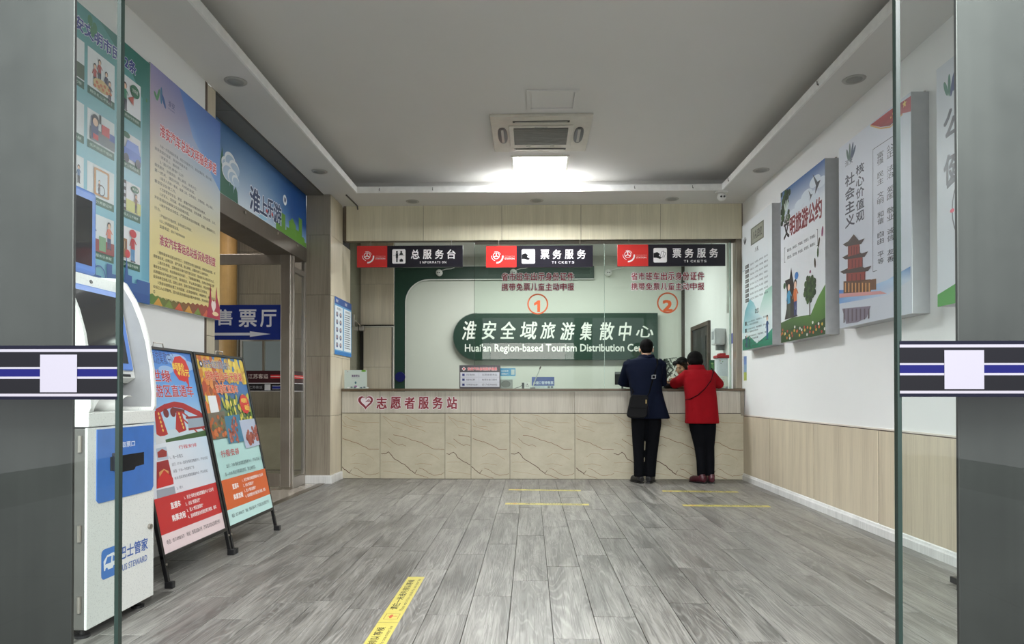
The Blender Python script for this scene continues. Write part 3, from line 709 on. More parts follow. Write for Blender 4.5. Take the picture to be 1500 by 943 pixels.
for i in range(9): p.ell(3.66+(i*37 % 100)/700, 2.735+(i*53 % 100)/2400, .012, .009, (196, 110, 60), 6)
p.rect(3.62, 2.43, 3.838, 2.50, (108, 112, 118), 4); p.rect(3.63, 2.44, 3.69, 2.56, (60, 70, 120), 4); p.ell(3.665, 2.545, .03, .033, (30, 26, 32), 5); p.ell(3.665, 2.535, .022, .022, (238, 196, 170), 6)
p.rect(3.72, 2.49, 3.79, 2.545, (206, 60, 60), 5); p.rect(3.79, 2.48, 3.838, 2.52, (54, 84, 170), 5); p.rect(3.645, 2.44, 3.69, 2.47, (200, 50, 50), 5); p.rect(3.70, 2.54, 3.715, 2.59, (40, 44, 44), 6)
p.rrect(3.655, 2.14, 3.79, 2.29, .01, (196, 140, 84), 4); p.rrect(3.672, 2.15, 3.773, 2.278, .008, (214, 222, 230), 5); p.ring(3.72, 2.175, .025, .031, (60, 50, 50), 6); figure(p, 3.70, 2.15, .08, (120, 90, 84), (60, 50, 60), (40, 30, 30), 6)
p.rect(3.60, 1.83, 3.838, 1.90, (150, 58, 56), 4); figure(p, 3.79, 1.86, .16, (222, 120, 96), (60, 66, 110), (60, 40, 34), 5); figure(p, 3.65, 1.86, .14, (60, 70, 130), (50, 50, 66), (60, 40, 34), 5); p.rect(3.70, 1.84, 3.76, 1.92, (120, 160, 120), 5)
figure(p, 3.935, 2.715, .17, (60, 140, 110), (40, 44, 60), (70, 34, 26), 5); p.poly([(3.965, 2.80), (4.02, 2.83), (4.02, 2.775)], (180, 84, 70), 6); p.ell(4.035, 2.865, .048, .038, (40, 108, 78), 5); p.text('文明语', 4.005, 2.855, 4.065, 2.878, WHITE, 7)
p.rrect(3.905, 2.44, 4.098, 2.50, .02, (96, 128, 210), 5); p.poly([(3.94, 2.50), (3.96, 2.55), (4.07, 2.55), (4.09, 2.50)], (120, 150, 226), 5); p.ell(3.95, 2.44, .027, .027, (50, 54, 70), 6); p.ell(4.07, 2.44, .027, .027, (50, 54, 70), 6); p.ell(3.95, 2.575, .035, .018, (40, 108, 78), 5)
p.rect(3.896, 2.13, 3.95, 2.305, (70, 66, 70), 4)
for i in range(4): p.rect(3.902, 2.145+i*.04, 3.944, 2.165+i*.04, (190, 196, 204), 5)
p.rect(3.95, 2.13, 4.10, 2.20, (206, 210, 130), 4); figure(p, 4.05, 2.135, .12, (120, 86, 60), (60, 60, 60), (40, 30, 30), 5); p.ell(4.04, 2.275, .04, .02, (40, 108, 78), 5); p.text('快上车', 4.01, 2.268, 4.07, 2.283, WHITE, 7)
p.rect(3.896, 1.85, 3.96, 1.96, (150, 110, 74), 4)
for i in range(7): p.rect(3.899+i*.0085, 1.90, 3.905+i*.0085, 1.945, [(120, 70, 50), (200, 190, 160), (90, 60, 46)][i % 3], 5)
figure(p, 4.02, 1.835, .19, (186, 44, 54), (90, 150, 200), (70, 36, 30), 5); p.ell(4.02, 2.005, .035, .024, (196, 44, 54), 7); p.ell(3.965, 1.875, .025, .025, (196, 50, 56), 6)
# blue skyline along the lower edge
sky = [(2.70, 1.62)]; u = 2.70
for i, h in enumerate([.03, .06, .03, .09, .04, .05, .10, .03, .05, .08, .04, .03, .07, .03, .04, .06, .03, .05, .03, .11, .05, .04, .13, .08, .12, .05, .10, .06, .09, .09, .09]):
    sky += [(u, 1.65+h), (u+.045, 1.65+h)]; u += .0485
for i in range(1, len(sky)-1, 2): p.rect(sky[i][0], 1.605, sky[i+1][0]+.004, sky[i][1], (44, 92, 160), 4)
p.poly([(3.93, 1.70), (3.955, 1.86), (3.98, 1.70)], (44, 92, 160), 4); p.rect(2.70, 1.605, 4.20, 1.66, (36, 82, 152), 5)
p.ring(3.70, 1.70, .05, .057, (60, 100, 170), 4)
p.clip(2.702, 1.604, 4.202, 3.115); p.build('printed_face', cz, PRINT)

sp = root('service_rules_poster', 'tall blue and cream poster listing service promises and complaint rules', 'poster', (XL, 4.69, 1.612))
MB().box(XL, -2.386, 4.208, 5.175, 1.612, 3.13).build('board', mat('poster_board_white'), sp)
p = left_wall_plane(-2.3855, 0, 0)
p.vgrad(4.208, 1.612, 5.175, 3.13, [(0, (226, 208, 138)), (.35, (230, 214, 146)), (.55, ((214, 200, 160), (196, 200, 190))), (.78, ((186, 170, 182), (92, 146, 200))), (1, ((150, 146, 190), (22, 96, 180)))], 1)
p.poly([(4.56, 3.13), (5.175, 3.13), (5.175, 2.60), (4.75, 2.86)], [(90, 130, 200), (14, 84, 170), (60, 130, 198), (110, 150, 206)], 2)
p.ell(4.30, 2.965, .012, .045, (70, 140, 90), 3, rot=-20); p.ell(4.335, 2.975, .014, .055, (50, 110, 150), 3, rot=0); p.ell(4.365, 2.95, .014, .045, (36, 84, 150), 3, rot=30); p.ell(4.27, 2.945, .012, .03, (70, 140, 90), 3, rot=40)
p.text('淮安', 4.42, 2.945, 4.50, 2.985, (30, 50, 110), 4)
p.text('HUAIAN', 4.42, 2.925, 4.50, 2.935, (60, 80, 130), 4)
p.text('淮安汽车总站文明服务承诺', 4.32, 2.705, 5.11, 2.79, (190, 44, 62), 6, bold=.04, out=(236, 222, 226), outw=.045)
L1 = ['为进一步提高服务质量，规范文明服务行为，我站郑重承诺，服务社会，', '接受旅客的监督，我站的郑重承诺：', '1.旅客至上、服务第一；', '2.“首问负责制”公开', '微笑服务、热情周到、细心解答、有求必应。', '第一把关、便民利民、为残疾旅客。', '3.服务人员统一着装，挂牌上岗，仪表端庄，文明用语，举止得体。', '重视投诉处理工作。',
      '4.为旅客提供安全、舒适、便捷的候车环境和乘车秩序。', '5.对军人、军烈属、老幼病残孕旅客，优先购票、优先检票、上车。', '并积极帮助旅客解决实际困难问题。', '6.维护旅客合法权益，严禁售票出站车辆超载、拉客、甩客等行为，', '行为。', '7.严格执行价格政策，各项收费公开明示。', '8.以上承诺请旅客监督。', '监督电话：0517-83900000']
v = 2.655; ws = [.72, .42, .28, .30, .55, .52, .74, .26, .62, .78, .44, .78, .07, .42, .24, .32]
for t, wd_ in zip(L1, ws):
    ind = .06 if t[0] in '为12345678监' else .0
    p.text(t, 4.26+ind, v-.021, 4.26+ind+wd_, v, (44, 44, 56), 4); v -= .0345
p.text('淮安汽车客运总站投诉处理制度', 4.32, 2.005, 5.10, 2.075, (176, 36, 66), 6, bold=.04, out=(240, 226, 200), outw=.04)
L2 = ['1.接听投诉电话投诉的员工，应使用文明礼貌用语，使投诉者满意，不', '得推诿扯皮，应做记录，语气和蔼、耐心解答，必要时进行人身和保护。', '2.首问负责制，立即按投诉事件进行登记处理（包括投诉人姓名和方式，', '事发发生的时间、地点和投诉的内容），了解事故的事发，负责处理者应立即', '后根据投诉内容进行分类，现场投诉，并认真查处解决，并及时回复，', '投诉到单位处理人员，应耐心接待，坚持实事求是和客观公正的原则。', '3.受投诉按照处理三天内回复、必须查明事实、明确责任，按规处理，', '投诉工人必须整改，因为投诉处理后造成重大影响等，并对投诉者回复', '。', '4.建立《旅客投诉处理台账》定期投诉进行总结改进工作。']
v = 1.965; ws = [.80, .74, .78, .83, .80, .72, .80, .82, .02, .66]
for t, wd_ in zip(L2, ws):
    ind = .05 if t[0] in '1234' else 0
    p.text(t, 4.25+ind, v-.021, 4.25+ind+min(wd_, .85-ind), v, (44, 40, 44), 4); v -= .0325
gr = [(4.208, 1.612)]
pts = [(4.208+i*.0322, 1.672+(.012 if i % 2 else 0)-.014*math.sin(i*.21)) for i in range(31)]
for i in range(30):
    t = i/29; c = (90+int(90*t), 130-int(90*t), 50)
    p.poly([(pts[i][0], 1.613), (pts[i+1][0], 1.613), pts[i+1], pts[i]], c, 4)
for i in range(6): p.poly([(4.25+i*.13, 1.613), (4.36+i*.13, 1.613), (4.31+i*.13, 1.665)], [(206, 150, 60), (120, 140, 60), (206, 90, 60)][i % 3], 5)
p.poly([(4.96, 1.614), (5.175, 1.614), (5.175, 1.70), (5.13, 1.78), (5.12, 1.86), (5.105, 1.79), (5.10, 1.73), (5.07, 1.76), (5.04, 1.73), (5.03, 1.79), (5.02, 1.86), (5.005, 1.78), (4.99, 1.70)], (176, 40, 70), 5)
p.ell(5.055, 1.715, .022, .03, (246, 226, 220), 6); p.ell(5.085, 1.715, .022, .03, (246, 226, 220), 6); p.poly([(5.036, 1.70), (5.104, 1.70), (5.07, 1.655)], (246, 226, 220), 6)
p.ell(5.10, 1.65, .05, .016, (240, 214, 170), 6)
p.clip(4.209, 1.613, 5.174, 3.129); p.build('printed_face', sp, PRINT)

# ---- banner over the side doorway
bn = root('doorway_banner', 'long blue banner above the side doorway with green skyline and dark lettering', 'banner', (XO, 6.54, 2.745))
MB().box(XO-.03, XO-.001, 5.18, 7.895, 2.742, 3.362).build('board', mat('poster_board_white'), bn)
p = left_wall_plane(XO, 0, 0)
B0, B1 = 5.18, 7.895
for i in range(12):
    u0 = B0+(B1-B0)*i/12; u1 = B0+(B1-B0)*(i+1)/12
    def tc(u):
        t = (u-B0)/(B1-B0); c = 1-min(1, abs(t-.42)/.58)*1.0
        a = max(0, 1-(abs(t-.40)/.42)**2)
        return a
    def cc(u, v_):
        a = tc(u)*(1-.75*v_) ; dark = (18, 74, 140); lite = (214, 226, 236)
        a = max(a, .85*(1-v_*2.4) if v_ < .4 else 0)
        return tuple(int(dark[j]+(lite[j]-dark[j])*a) for j in range(3))
    for j in range(5):
        w0, w1 = j/5, (j+1)/5; z0 = 2.745+.615*w0; z1 = 2.745+.615*w1
        p.poly([(u0, z0), (u1, z0), (u1, z1), (u0, z1)], [cc(u0, w0), cc(u1, w0), cc(u1, w1), cc(u0, w1)], 1)
for px, h in ((327, .30), (333, .26), (339, .20), (345, .14), (325, .40)):
    u, v = p.P(px, 300); p.poly([(u-.05, 2.747), (u+.05, 2.747), (u+.035, 2.747+h*.7), (u, 2.747+h), (u-.035, 2.747+h*.7)], (44, 104, 84), 3)
p.poly([(5.2, 2.747), (5.75, 2.747), (5.6, 2.80), (5.4, 2.86), (5.2, 2.90)], (40, 108, 70), 4)
for (px, py, r) in ((331, 240, .06), (337, 236, .075), (343, 247, .07), (334, 252, .08), (341, 260, .07), (345, 265, .05)):
    u, v = p.P(px, py); p.ell(u, v, r*1.5, r, (230, 236, 242), 3); p.ell(u+.01, v-.01, r*1.35, r*.8, (178, 200, 220), 4)
# lettering
def bt(ch, px0, y0, y1, px1, c=(32, 54, 96)):
    ptq(p, ch, px0, y0, y1, px1, c, bold=.05, out=(228, 234, 242), outw=.05, k=8)
u, v = p.P(384, 315); p.ell(u, v, .13, .04, (150, 196, 220), 5)
bt('淮', 365.5, 270, 306, 381); bt('上', 380, 283, 311, 391.5); bt('乐', 391, 288, 316, 400.5); bt('游', 400.5, 294, 325, 412)
u, v = p.P(390.5, 309); p.ell(u, v, .022, .018, (200, 60, 60), 10); u, v = p.P(398.5, 314); p.ell(u, v, .022, .018, (200, 60, 60), 10)
u, v = p.P(417, 293); p.ell(u, v, .055, .055, (236, 240, 244), 5); p.ell(u-.01, v, .012, .03, (40, 60, 100), 6, rot=20); p.ell(u+.018, v+.004, .012, .03, (40, 60, 100), 6, rot=-20)
GR = (92, 142, 52)
gq = [((405, 350), (407, 327)), ((408, 352), (411, 331)), ((413, 355), (416, 314)), ((417, 357), (420, 338)), ((420, 358), (423, 334)), ((424, 361), (433, 330)), ((434, 366), (436, 338)), ((438, 369), (441, 321)), ((442, 372), (445, 350))]
for (a, b_) in gq:
    u0, v0 = p.P(*a); u1, v1 = p.P(*b_); p.rect(u0-.02, 2.747, max(u1, u0+.09), v1, GR, 4)
p.rect(6.95, 2.747, 7.89, 2.80, GR, 4)
u, v = p.P(428, 326); p.poly([(u-.12, v-.02), (u+.12, v-.02), (u, v+.05)], GR, 5)
u, v = p.P(441, 352); p.ell(u, v, .10, .03, GR, 5, rot=25)
p.clip(5.182, 2.744, 7.893, 3.36); p.build('printed_face', bn, PRINT)

# ---- notice on the column side
nt_ = root('column_notice', 'small blue framed notice sheet on the side of the tiled column', 'notice', (-2.33, 8.41, 1.52))
MB().box(-2.329, -2.318, 8.02, 8.775, 1.515, 2.205).build('board', mat('poster_board_white'), nt_)
p = left_wall_plane(-2.3175, 0, 0)
p.rect(8.02, 1.515, 8.775, 2.205, (96, 160, 208), 1); p.rect(8.02, 2.12, 8.775, 2.205, (46, 84, 150), 2); p.rect(8.02, 1.515, 8.775, 1.56, (40, 120, 190), 2)
p.rect(8.04, 1.575, 8.37, 2.10, (222, 232, 238), 3); p.rect(8.42, 1.575, 8.75, 2.10, (222, 232, 238), 3)
p.text('淮安', 8.07, 2.145, 8.17, 2.18, WHITE, 4); p.text('淮安', 8.46, 2.145, 8.56, 2.18, WHITE, 4)
p.text('志愿服务', 8.11, 2.055, 8.30, 2.085, (60, 60, 70), 4); p.text('服务制度', 8.49, 2.055, 8.68, 2.085, (60, 60, 70), 4)
for i in range(5):
    for j in (0, 1): p.ell(8.12+j*.15, 2.0-i*.092, .045, .032, (84, 96, 130), 4, n=12); p.ell(8.12+j*.15, 2.005-i*.092, .016, .018, (224, 190, 170), 5, n=8)
for i in range(16): p.rect(8.45, 2.025-i*.0275, 8.72-(i*37 % 5)*.012, 2.034-i*.0275, (96, 104, 116), 4)
p.build('printed_face', nt_, PRINTG)

# ---- right wall light boxes
def light_box(name, lab, y0, y1, z0, z1, paint):
    r = root(name, lab, 'light box', (XR, (y0+y1)/2, z0), 'light boxes along the right wall')
    MB().box(2.484, XR, y0, y1, z0, z1).build('casing', ALU, r, bevel=.003)
    q = right_wall_plane(2.4835, 0, 0)      # u runs towards the camera: u = -y
    paint(q, -y1, -y0, z0, z1); q.clip(-y1+.001, z0+.001, -y0-.001, z1-.001)
    q.build('printed_face', r, PRINT)
    for yy in (y0+.05, y1-.05): MB().box(2.586, 2.596, yy-.02, yy+.02, z1, z1+.018).build('hanger', STEELD, r)
    return r
def leaf_logo(q, u, v, s, c1=(60, 90, 84), c2=(30, 60, 90)):
    q.ell(u-.30*s, v, .10*s, .34*s, c1, 4, rot=20); q.ell(u-.08*s, v+.05*s, .09*s, .45*s, c1, 4, rot=0); q.ell(u+.14*s, v, .10*s, .46*s, c2, 4, rot=-16); q.ell(u+.34*s, v-.04*s, .10*s, .30*s, c2, 4, rot=-35)
def face1(q, u0, u1, z0, z1):
    q.vgrad(u0, z0, u1, z1, [(0, (206, 222, 222)), (.5, (216, 226, 228)), (1, (214, 218, 220))], 1)
    q.poly([(u0, 1.78), (u0+.10, 2.0), (u0+.26, 2.12), (u0+.40, 2.06), (u0+.55, 1.93), (u0+.8, 1.90), (u0+.8, 1.75), (u0, 1.75)], [(90, 160, 170), (110, 176, 186), (120, 186, 196), (140, 196, 204), (190, 216, 220), (210, 224, 226), (214, 226, 228), (170, 206, 210)], 2)
    q.poly([(u0+.55, 1.92), (u0+.78, 2.14), (u1, 2.16), (u1, 1.86), (u0+.72, 1.86)], [(200, 220, 216), (150, 196, 180), (150, 196, 180), (210, 224, 222), (210, 224, 222)], 3)
    q.poly([(u0, z0), (u1, z0), (u1, 1.72), (u0+.80, 1.66), (u0+.5, 1.60), (u0+.25, 1.70), (u0, 1.68)], [(30, 110, 84), (26, 100, 76), (60, 150, 120), (50, 140, 110), (40, 130, 100), (40, 124, 96), (30, 110, 84)], 4)
    leaf_logo(q, u0+.10, z1-.20, .10, (40, 40, 44), (40, 40, 44))
    q.rect(u0+.31, z1-.30, u0+.74, z1-.11, (104, 108, 96), 3); q.rect(u0+.35, z1-.285, u0+.71, z1-.125, (150, 152, 138), 4); q.text('八礼四仪', u0+.38, z1-.255, u0+.68, z1-.155, (40, 40, 40), 5, bold=.03)
    q.text('八礼', u0+.45, z1-.40, u0+.57, z1-.345, (40, 44, 50), 5, bold=.03); q.text('四仪', u0+.45, 1.93, u0+.57, 1.985, (40, 44, 50), 5, bold=.03)
    t1 = ['仪表之礼', '仪式之礼', '言谈之礼', '待人之礼', '行走之礼', '观赏之礼', '游览之礼', '餐饮之礼']; t2 = ['面容整洁、衣着得体、发型自然、仪态大方', '按规行礼、心存敬畏、严肃庄重、尊重礼俗', '用语文明、心平气和、耐心倾听、诚恳友善', '尊敬师长、友爱伙伴、宽容礼让、诚信待人', '遵守交规、礼让三先、扶老助弱、主动让座', '遵守秩序、爱护环境、专心欣赏、礼貌喝彩', '善待景观、爱护文物、尊重民俗、恪守公德', '讲究卫生、爱惜粮食、节俭用餐、食相文雅']
    v = z1-.50
    for a, b_ in zip(t1, t2):
        q.rect(u0+.11, v-.028, u0+.24, v+.012, (40, 42, 44), 5); q.text(a, u0+.118, v-.02, u0+.232, v+.004, (220, 220, 220), 6)
        q.text(b_, u0+.29, v-.02, u0+.86, v+.002, (60, 62, 66), 5); v -= .0555
    v = 1.86
    for a in ('七岁入学仪式，告别幼儿、走进校园、开启人生新的里程', '十岁成长仪式，懂得感恩、学会分担、健康快乐地成长', '十四岁青春仪式，学会理解、懂得珍惜、迎接青春', '十八岁成人仪式，学会承担、懂得责任、奉献祖国'):
        q.rect(u0+.10, v-.03, u0+.155, v+.014, (40, 42, 44), 5); q.text(a[:15], u0+.18, v-.008, u0+.84, v+.012, (60, 62, 66), 5); q.text(a[15:], u0+.18, v-.040, u0+.55, v-.020, (60, 62, 66), 5); v -= .082
    for (u, s, c) in ((u0+.16, .16, (50, 70, 110)), (u0+.27, .13, (60, 60, 80))): figure(q, u, z0+.02, s, c, c, (190, 190, 190) if u < u0+.2 else (40, 36, 36), 6)
    figure(q, u0+.84, z0+.06, .27, (40, 70, 120), (40, 70, 120), (30, 30, 30), 6)
    q.rect(u0+.02, 2.47, u0+.12, 2.475, (60, 130, 150), 5)
def face2(q, u0, u1, z0, z1):
    W_ = u1-u0
    q.vgrad(u0, z0, u1, z1, [(0, (214, 220, 222)), (.62, (222, 226, 230)), (.80, ((206, 214, 222), (214, 222, 230))), (1, ((60, 100, 150), (44, 92, 156)))], 1)
    for (a, b_, r) in ((.30, .80, .10), (.45, .84, .08), (.62, .86, .10), (.80, .91, .09), (.72, .82, .12), (.93, .88, .08)): q.ell(u0+W_*a, z0+(z1-z0)*b_, r*1.3, r*.55, (206, 216, 226), 2); 
    for i in range(26): q.ell(u0+.02+(i*61 % 100)/100*.27*(1-i/60), z1-.02-(i*37 % 100)/100*.34, .035, .030, [(40, 60, 36), (58, 84, 44), (28, 44, 30)][i % 3], 3, n=8, rot=i*33)
    leaf_logo(q, u0+.15, z1-.17, .13, (190, 206, 196), (190, 206, 206)); q.text('淮安', u0+.09, z1-.30, u0+.21, z1-.255, (170, 180, 176), 5)
    # two birds
    for (a, b_, s) in ((.82, .89, .11), (.70, .845, .06)):
        U, V = u0+W_*a, z0+(z1-z0)*b_
        q.poly([(U-s*.2, V-s*.8), (U+s*.9, V+s*.05), (U+s*.1, V+s*.1)], (56, 60, 66), 4); q.poly([(U, V-s*.1), (U-s*.6, V+s*1.0), (U+s*.3, V+s*.1)], (70, 76, 84), 4)
    ptx = q.text('文明旅游公约', u0+.08, z0+1.00, u1-.06, z0+1.19, (122, 26, 40), 8, bold=.05, out=(236, 236, 238), outw=.03)
    q.text('文', u0+.08, z0+1.0, u0+.225, z0+1.19, (34, 34, 42), 12, bold=.05)
    for i, t in enumerate(('重安全、讲礼仪，不喧哗、杜陋习，守良俗。', '保生态、爱文物，护古迹、文明行，最得体。')): q.text(t, u0+.17, z0+.865-.07*i, u1-.20, z0+.895-.07*i, (60, 62, 70), 5)
    q.line([(u0+.12, z0+.78), (u0+.10, z0+.78), (u0+.10, z0+.92), (u0+.12, z0+.92)], .006, (60, 62, 70), 5); q.line([(u1-.17, z0+.78), (u1-.15, z0+.78), (u1-.15, z0+.92), (u1-.17, z0+.92)], .006, (60, 62, 70), 5)
    q.poly([(u0, z0), (u1, z0), (u1, z0+.42), (u1-.15, z0+.33), (u1-.3, z0+.20), (u0+.3, z0+.22), (u0, z0+.20)], [(54, 84, 34), (60, 90, 40), (90, 140, 60), (96, 140, 62), (80, 120, 52), (70, 100, 44), (60, 86, 40)], 3)
    q.poly([(u0, z0), (u1, z0), (u1, z0+.14), (u1-.3, z0+.10), (u0+.4, z0+.13), (u0, z0+.10)], (44, 70, 34), 4)
    q.poly([(u0+.10, z0+.22), (u0+.42, z0+.22), (u0+.36, z0+.30), (u0+.33, z0+.55), (u0+.30, z0+.62), (u0+.27, z0+.70), (u0+.23, z0+.60), (u0+.11, z0+.60), (u0+.16, z0+.50), (u0+.15, z0+.32)], (46, 36, 34), 4)
    figure(q, u0+.21, z0+.22, .36, (70, 150, 190), (70, 74, 60), (30, 24, 24), 6); figure(q, u0+.37, z0+.22, .36, (206, 110, 60), (60, 66, 120), (30, 24, 24), 6); q.ell(u0+.40, z0+.60, .045, .035, (70, 130, 200), 5); q.ell(u0+.10, z0+.55, .03, .03, (60, 100, 60), 5)
    q.rect(u0+.69, z0+.19, u0+.71, z0+.34, (50, 38, 30), 5)
    for i in range(30):
        t = i*2.4; rr = .125*math.sqrt(i/30); q.ell(u0+.70+rr*math.cos(t)*1.0, z0+.43+rr*math.sin(t)*.9, .032, .030, [(44, 70, 34), (60, 88, 40), (34, 54, 30)][i % 3], 6, n=8)
    for i, (a, b_) in enumerate(((.88, .80), (.95, .88), (.86, .72), (.80, .64), (.70, .58), (.78, .50), (.66, .52))): q.ell(u0+W_*a, z0+b_, .018, .045 if i < 4 else .015, [(70, 60, 44), (150, 70, 110), (60, 90, 50)][i % 3], 5, rot=-20+i*9, n=10)
    for i in range(34): q.ell(u0+(i*47 % 100)/100*W_, z0+.02+(i*29 % 10)/110+(.06 if i % 5 == 0 else 0), .018, .014, [(206, 110, 60), (220, 220, 214), (206, 170, 70), (180, 60, 60)][i % 4], 6, n=8)
def face3(q, u0, u1, z0, z1):
    q.vgrad(u0, z0, u1, z1, [(0, (196, 202, 212)), (.5, (204, 210, 222)), (1, (206, 212, 222))], 1)
    # flowing red flag with gold edge along the top right
    fl = [(1275, 183), (1290, 186), (1304, 184), (1314, 174), (1322, 166), (1336, 162), (1336, 139), (1320, 150), (1300, 164)]
    q.ppoly(fl, [(170, 40, 44), (150, 30, 36), (120, 24, 30), (150, 34, 38), (176, 60, 60), (176, 70, 70), (170, 50, 56), (150, 34, 40), (170, 40, 44)], 4)
    q.line([q.P(*f) for f in ((1275, 184), (1290, 188), (1304, 186), (1315, 175), (1322, 167))], .010, (206, 160, 90), 5)
    for (px, py, r) in ((1325, 152, .028), (1308, 166, .011), (1312, 160, .011), (1305, 172, .010), (1310, 172, .010)):
        U, V = q.P(px, py); q.poly([(U+r*(1 if j % 2 == 0 else .4)*math.sin(j*math.pi/5), V+r*(1 if j % 2 == 0 else .4)*math.cos(j*math.pi/5)) for j in range(10)], (226, 190, 90), 6)
    U, V = q.P(1246, 224); leaf_logo(q, U, V, .16); U, V = q.P(1238, 240); q.text('淮安', U, V-.03, U+.13, V+.02, (70, 74, 90), 4)
    # vertical lettering, one character per cell
    def column(txt, px, ytop, ybot, wpx, c, bold):
        n = len(txt); xs = q.P(px-wpx/2, 400)[0]; xe = q.P(px+wpx/2, 400)[0]
        va = q.P(px, ytop)[1]; vb = q.P(px, ybot)[1]; st = (va-vb)/n
        for i, ch in enumerate(txt):
            if ch != ' ': q.text(ch, xs, va-st*(i+.93), xe, va-st*(i+.07), c, 6, bold=bold)
    column('社会主义', 1245.5, 252, 333, 14, (34, 38, 60), .045)
    column('核心价值观', 1260.5, 238, 325, 12, (34, 38, 60), .04)
    column('富强 民主 文明 和谐 自由 平等', 1290.5, 221, 387, 9, (44, 46, 58), 0); column('公正 法治 爱国 敬业 诚信 友善', 1305, 210, 384, 10, (44, 46, 58), 0)
    q.line([q.P(*f) for f in ((1285, 396), (1279, 398), (1279, 219), (1318, 193))], .005, (90, 92, 104), 4)
    # hills, pagoda, reflection
    q.ppoly([(1229, 425), (1262, 424), (1300, 410), (1316, 400), (1334, 390), (1334, 410), (1300, 432), (1229, 445)], [(60, 110, 190), (150, 190, 220), (170, 200, 226), (200, 120, 120), (80, 130, 190), (190, 204, 220), (190, 204, 220), (120, 160, 210)], 3)
    roof = (66, 50, 48); wall = (140, 54, 48)
    def tier(yc, hw, hh, x=1254):
        q.ppoly([(x-hw*.78, yc+4), (x+hw*.78, yc), (x+hw*.78, yc+15), (x-hw*.78, yc+20)], wall, 5)
        for i in range(5): xx = x-hw*.7+i*hw*.35; q.ppoly([(xx, yc+5), (xx+1.2, yc+5), (xx+1.2, yc+17), (xx, yc+17)], (96, 36, 34), 6)
        q.ppoly([(x-hw-5, yc+2), (x-hw*.7, yc-3), (x, yc-hh), (x+hw*.7, yc-4), (x+hw+5, yc-7), (x+hw, yc+1), (x-hw, yc+5)], roof, 6)
    tier(396, 18, 9, 1254); tier(375, 14, 8, 1253); tier(356, 11, 13, 1251)
    q.ppoly([(1236, 412), (1276, 409), (1276, 428), (1236, 430)], (92, 60, 44), 5); q.ppoly([(1262, 412), (1284, 408), (1284, 424), (1262, 426)], (110, 74, 50), 6)
    for i in range(8): q.ppoly([(1238+i*5, 414), (1239.6+i*5, 414), (1239.6+i*5, 428), (1238+i*5, 428)], (206, 150, 90), 7)
    q.ppoly([(1234, 452), (1276, 448), (1270, 465), (1256, 472), (1240, 474)], (128, 118, 134), 4); q.ppoly([(1230, 430), (1290, 426), (1300, 430), (1230, 436)], (206, 150, 150), 6)
    for i in range(7): q.ppoly([(1236+i*6, 452), (1238+i*6, 452), (1238+i*6, 472-i), (1236+i*6, 473-i)], (96, 84, 92), 5)
def face4(q, u0, u1, z0, z1):
    q.vgrad(u0, z0, u1, z1, [(0, (206, 212, 218)), (1, (204, 210, 218))], 1)
    leaf_logo(q, u0+.14, z1-.16, .15, (60, 120, 100), (50, 70, 120))
    q.text('公筷公勺', u0+.07, z1-.47, u0+.93, z1-.29, (60, 62, 72), 5, bold=.04); q.text('健康生活', u0+.07, z1-.74, u0+.93, z1-.56, (60, 62, 72), 5, bold=.04)
    q.ring(u0+.42, z0+.55, .265, .275, (110, 112, 118), 4); q.poly([(u0+.1, z0+.72), (u0+.35, z0+.80), (u0+.35, z0+.77), (u0+.1, z0+.69)], (84, 88, 96), 4)
    q.ell(u0+.15, z0+.55, .02, .012, (226, 60, 90), 5)
    q.poly([(u0, z0), (u1, z0), (u1, z0+.10), (u0+.5, z0+.14), (u0+.2, z0+.12), (u0, z0+.075)], (70, 150, 60), 5)
light_box('rules_light_box', 'slim light box of courtesy rules beside the ticket windows', 7.075, 8.06, 1.55, 3.01, face1)
light_box('travel_rules_light_box', 'light box with blue sky, tree and red travel pledge title', 5.81, 6.83, 1.548, 3.035, face2)
light_box('values_light_box', 'light box with red pagoda, flag corner and vertical slogan lettering', 4.508, 5.552, 1.57, 3.02, face3)
light_box('health_light_box', 'grey light box beside the right steel post, mostly hidden behind it', 3.20, 4.23, 1.576, 3.03, face4)
st = root('height_strip', 'narrow blue and green strip sticker low on the right wall by the counter', 'sticker', (XR, 8.34, 1.2))
p = right_wall_plane(XR-.001, 0, 0); p.rect(-8.39, 1.205, -8.28, 1.305, (160, 176, 70), 1); p.rect(-8.39, 1.305, -8.28, 1.40, (130, 160, 190), 1); p.rect(-8.39, 1.40, -8.28, 1.50, (110, 140, 196), 1); p.build('printed_face', st)
sb = root('display_stand_foot', 'small black foot of something hidden behind the right steel post', 'stand', (2.36, 3.72, 0))
MB().box(2.262, 2.5, 3.66, 3.76, .03, .065).build('beam', BLACKM, sb, bevel=.006); MB().cyl((2.292, 3.70, 0), (2.292, 3.70, .03), .024, 16).build('foot', BLACKP, sb); MB().cyl((2.46, 3.70, 0), (2.46, 3.70, .03), .028, 16).build('foot', BLACKP, sb)
MB().box(2.44, 2.48, 3.69, 3.73, .07, .95).build('post', BLACKM, sb)

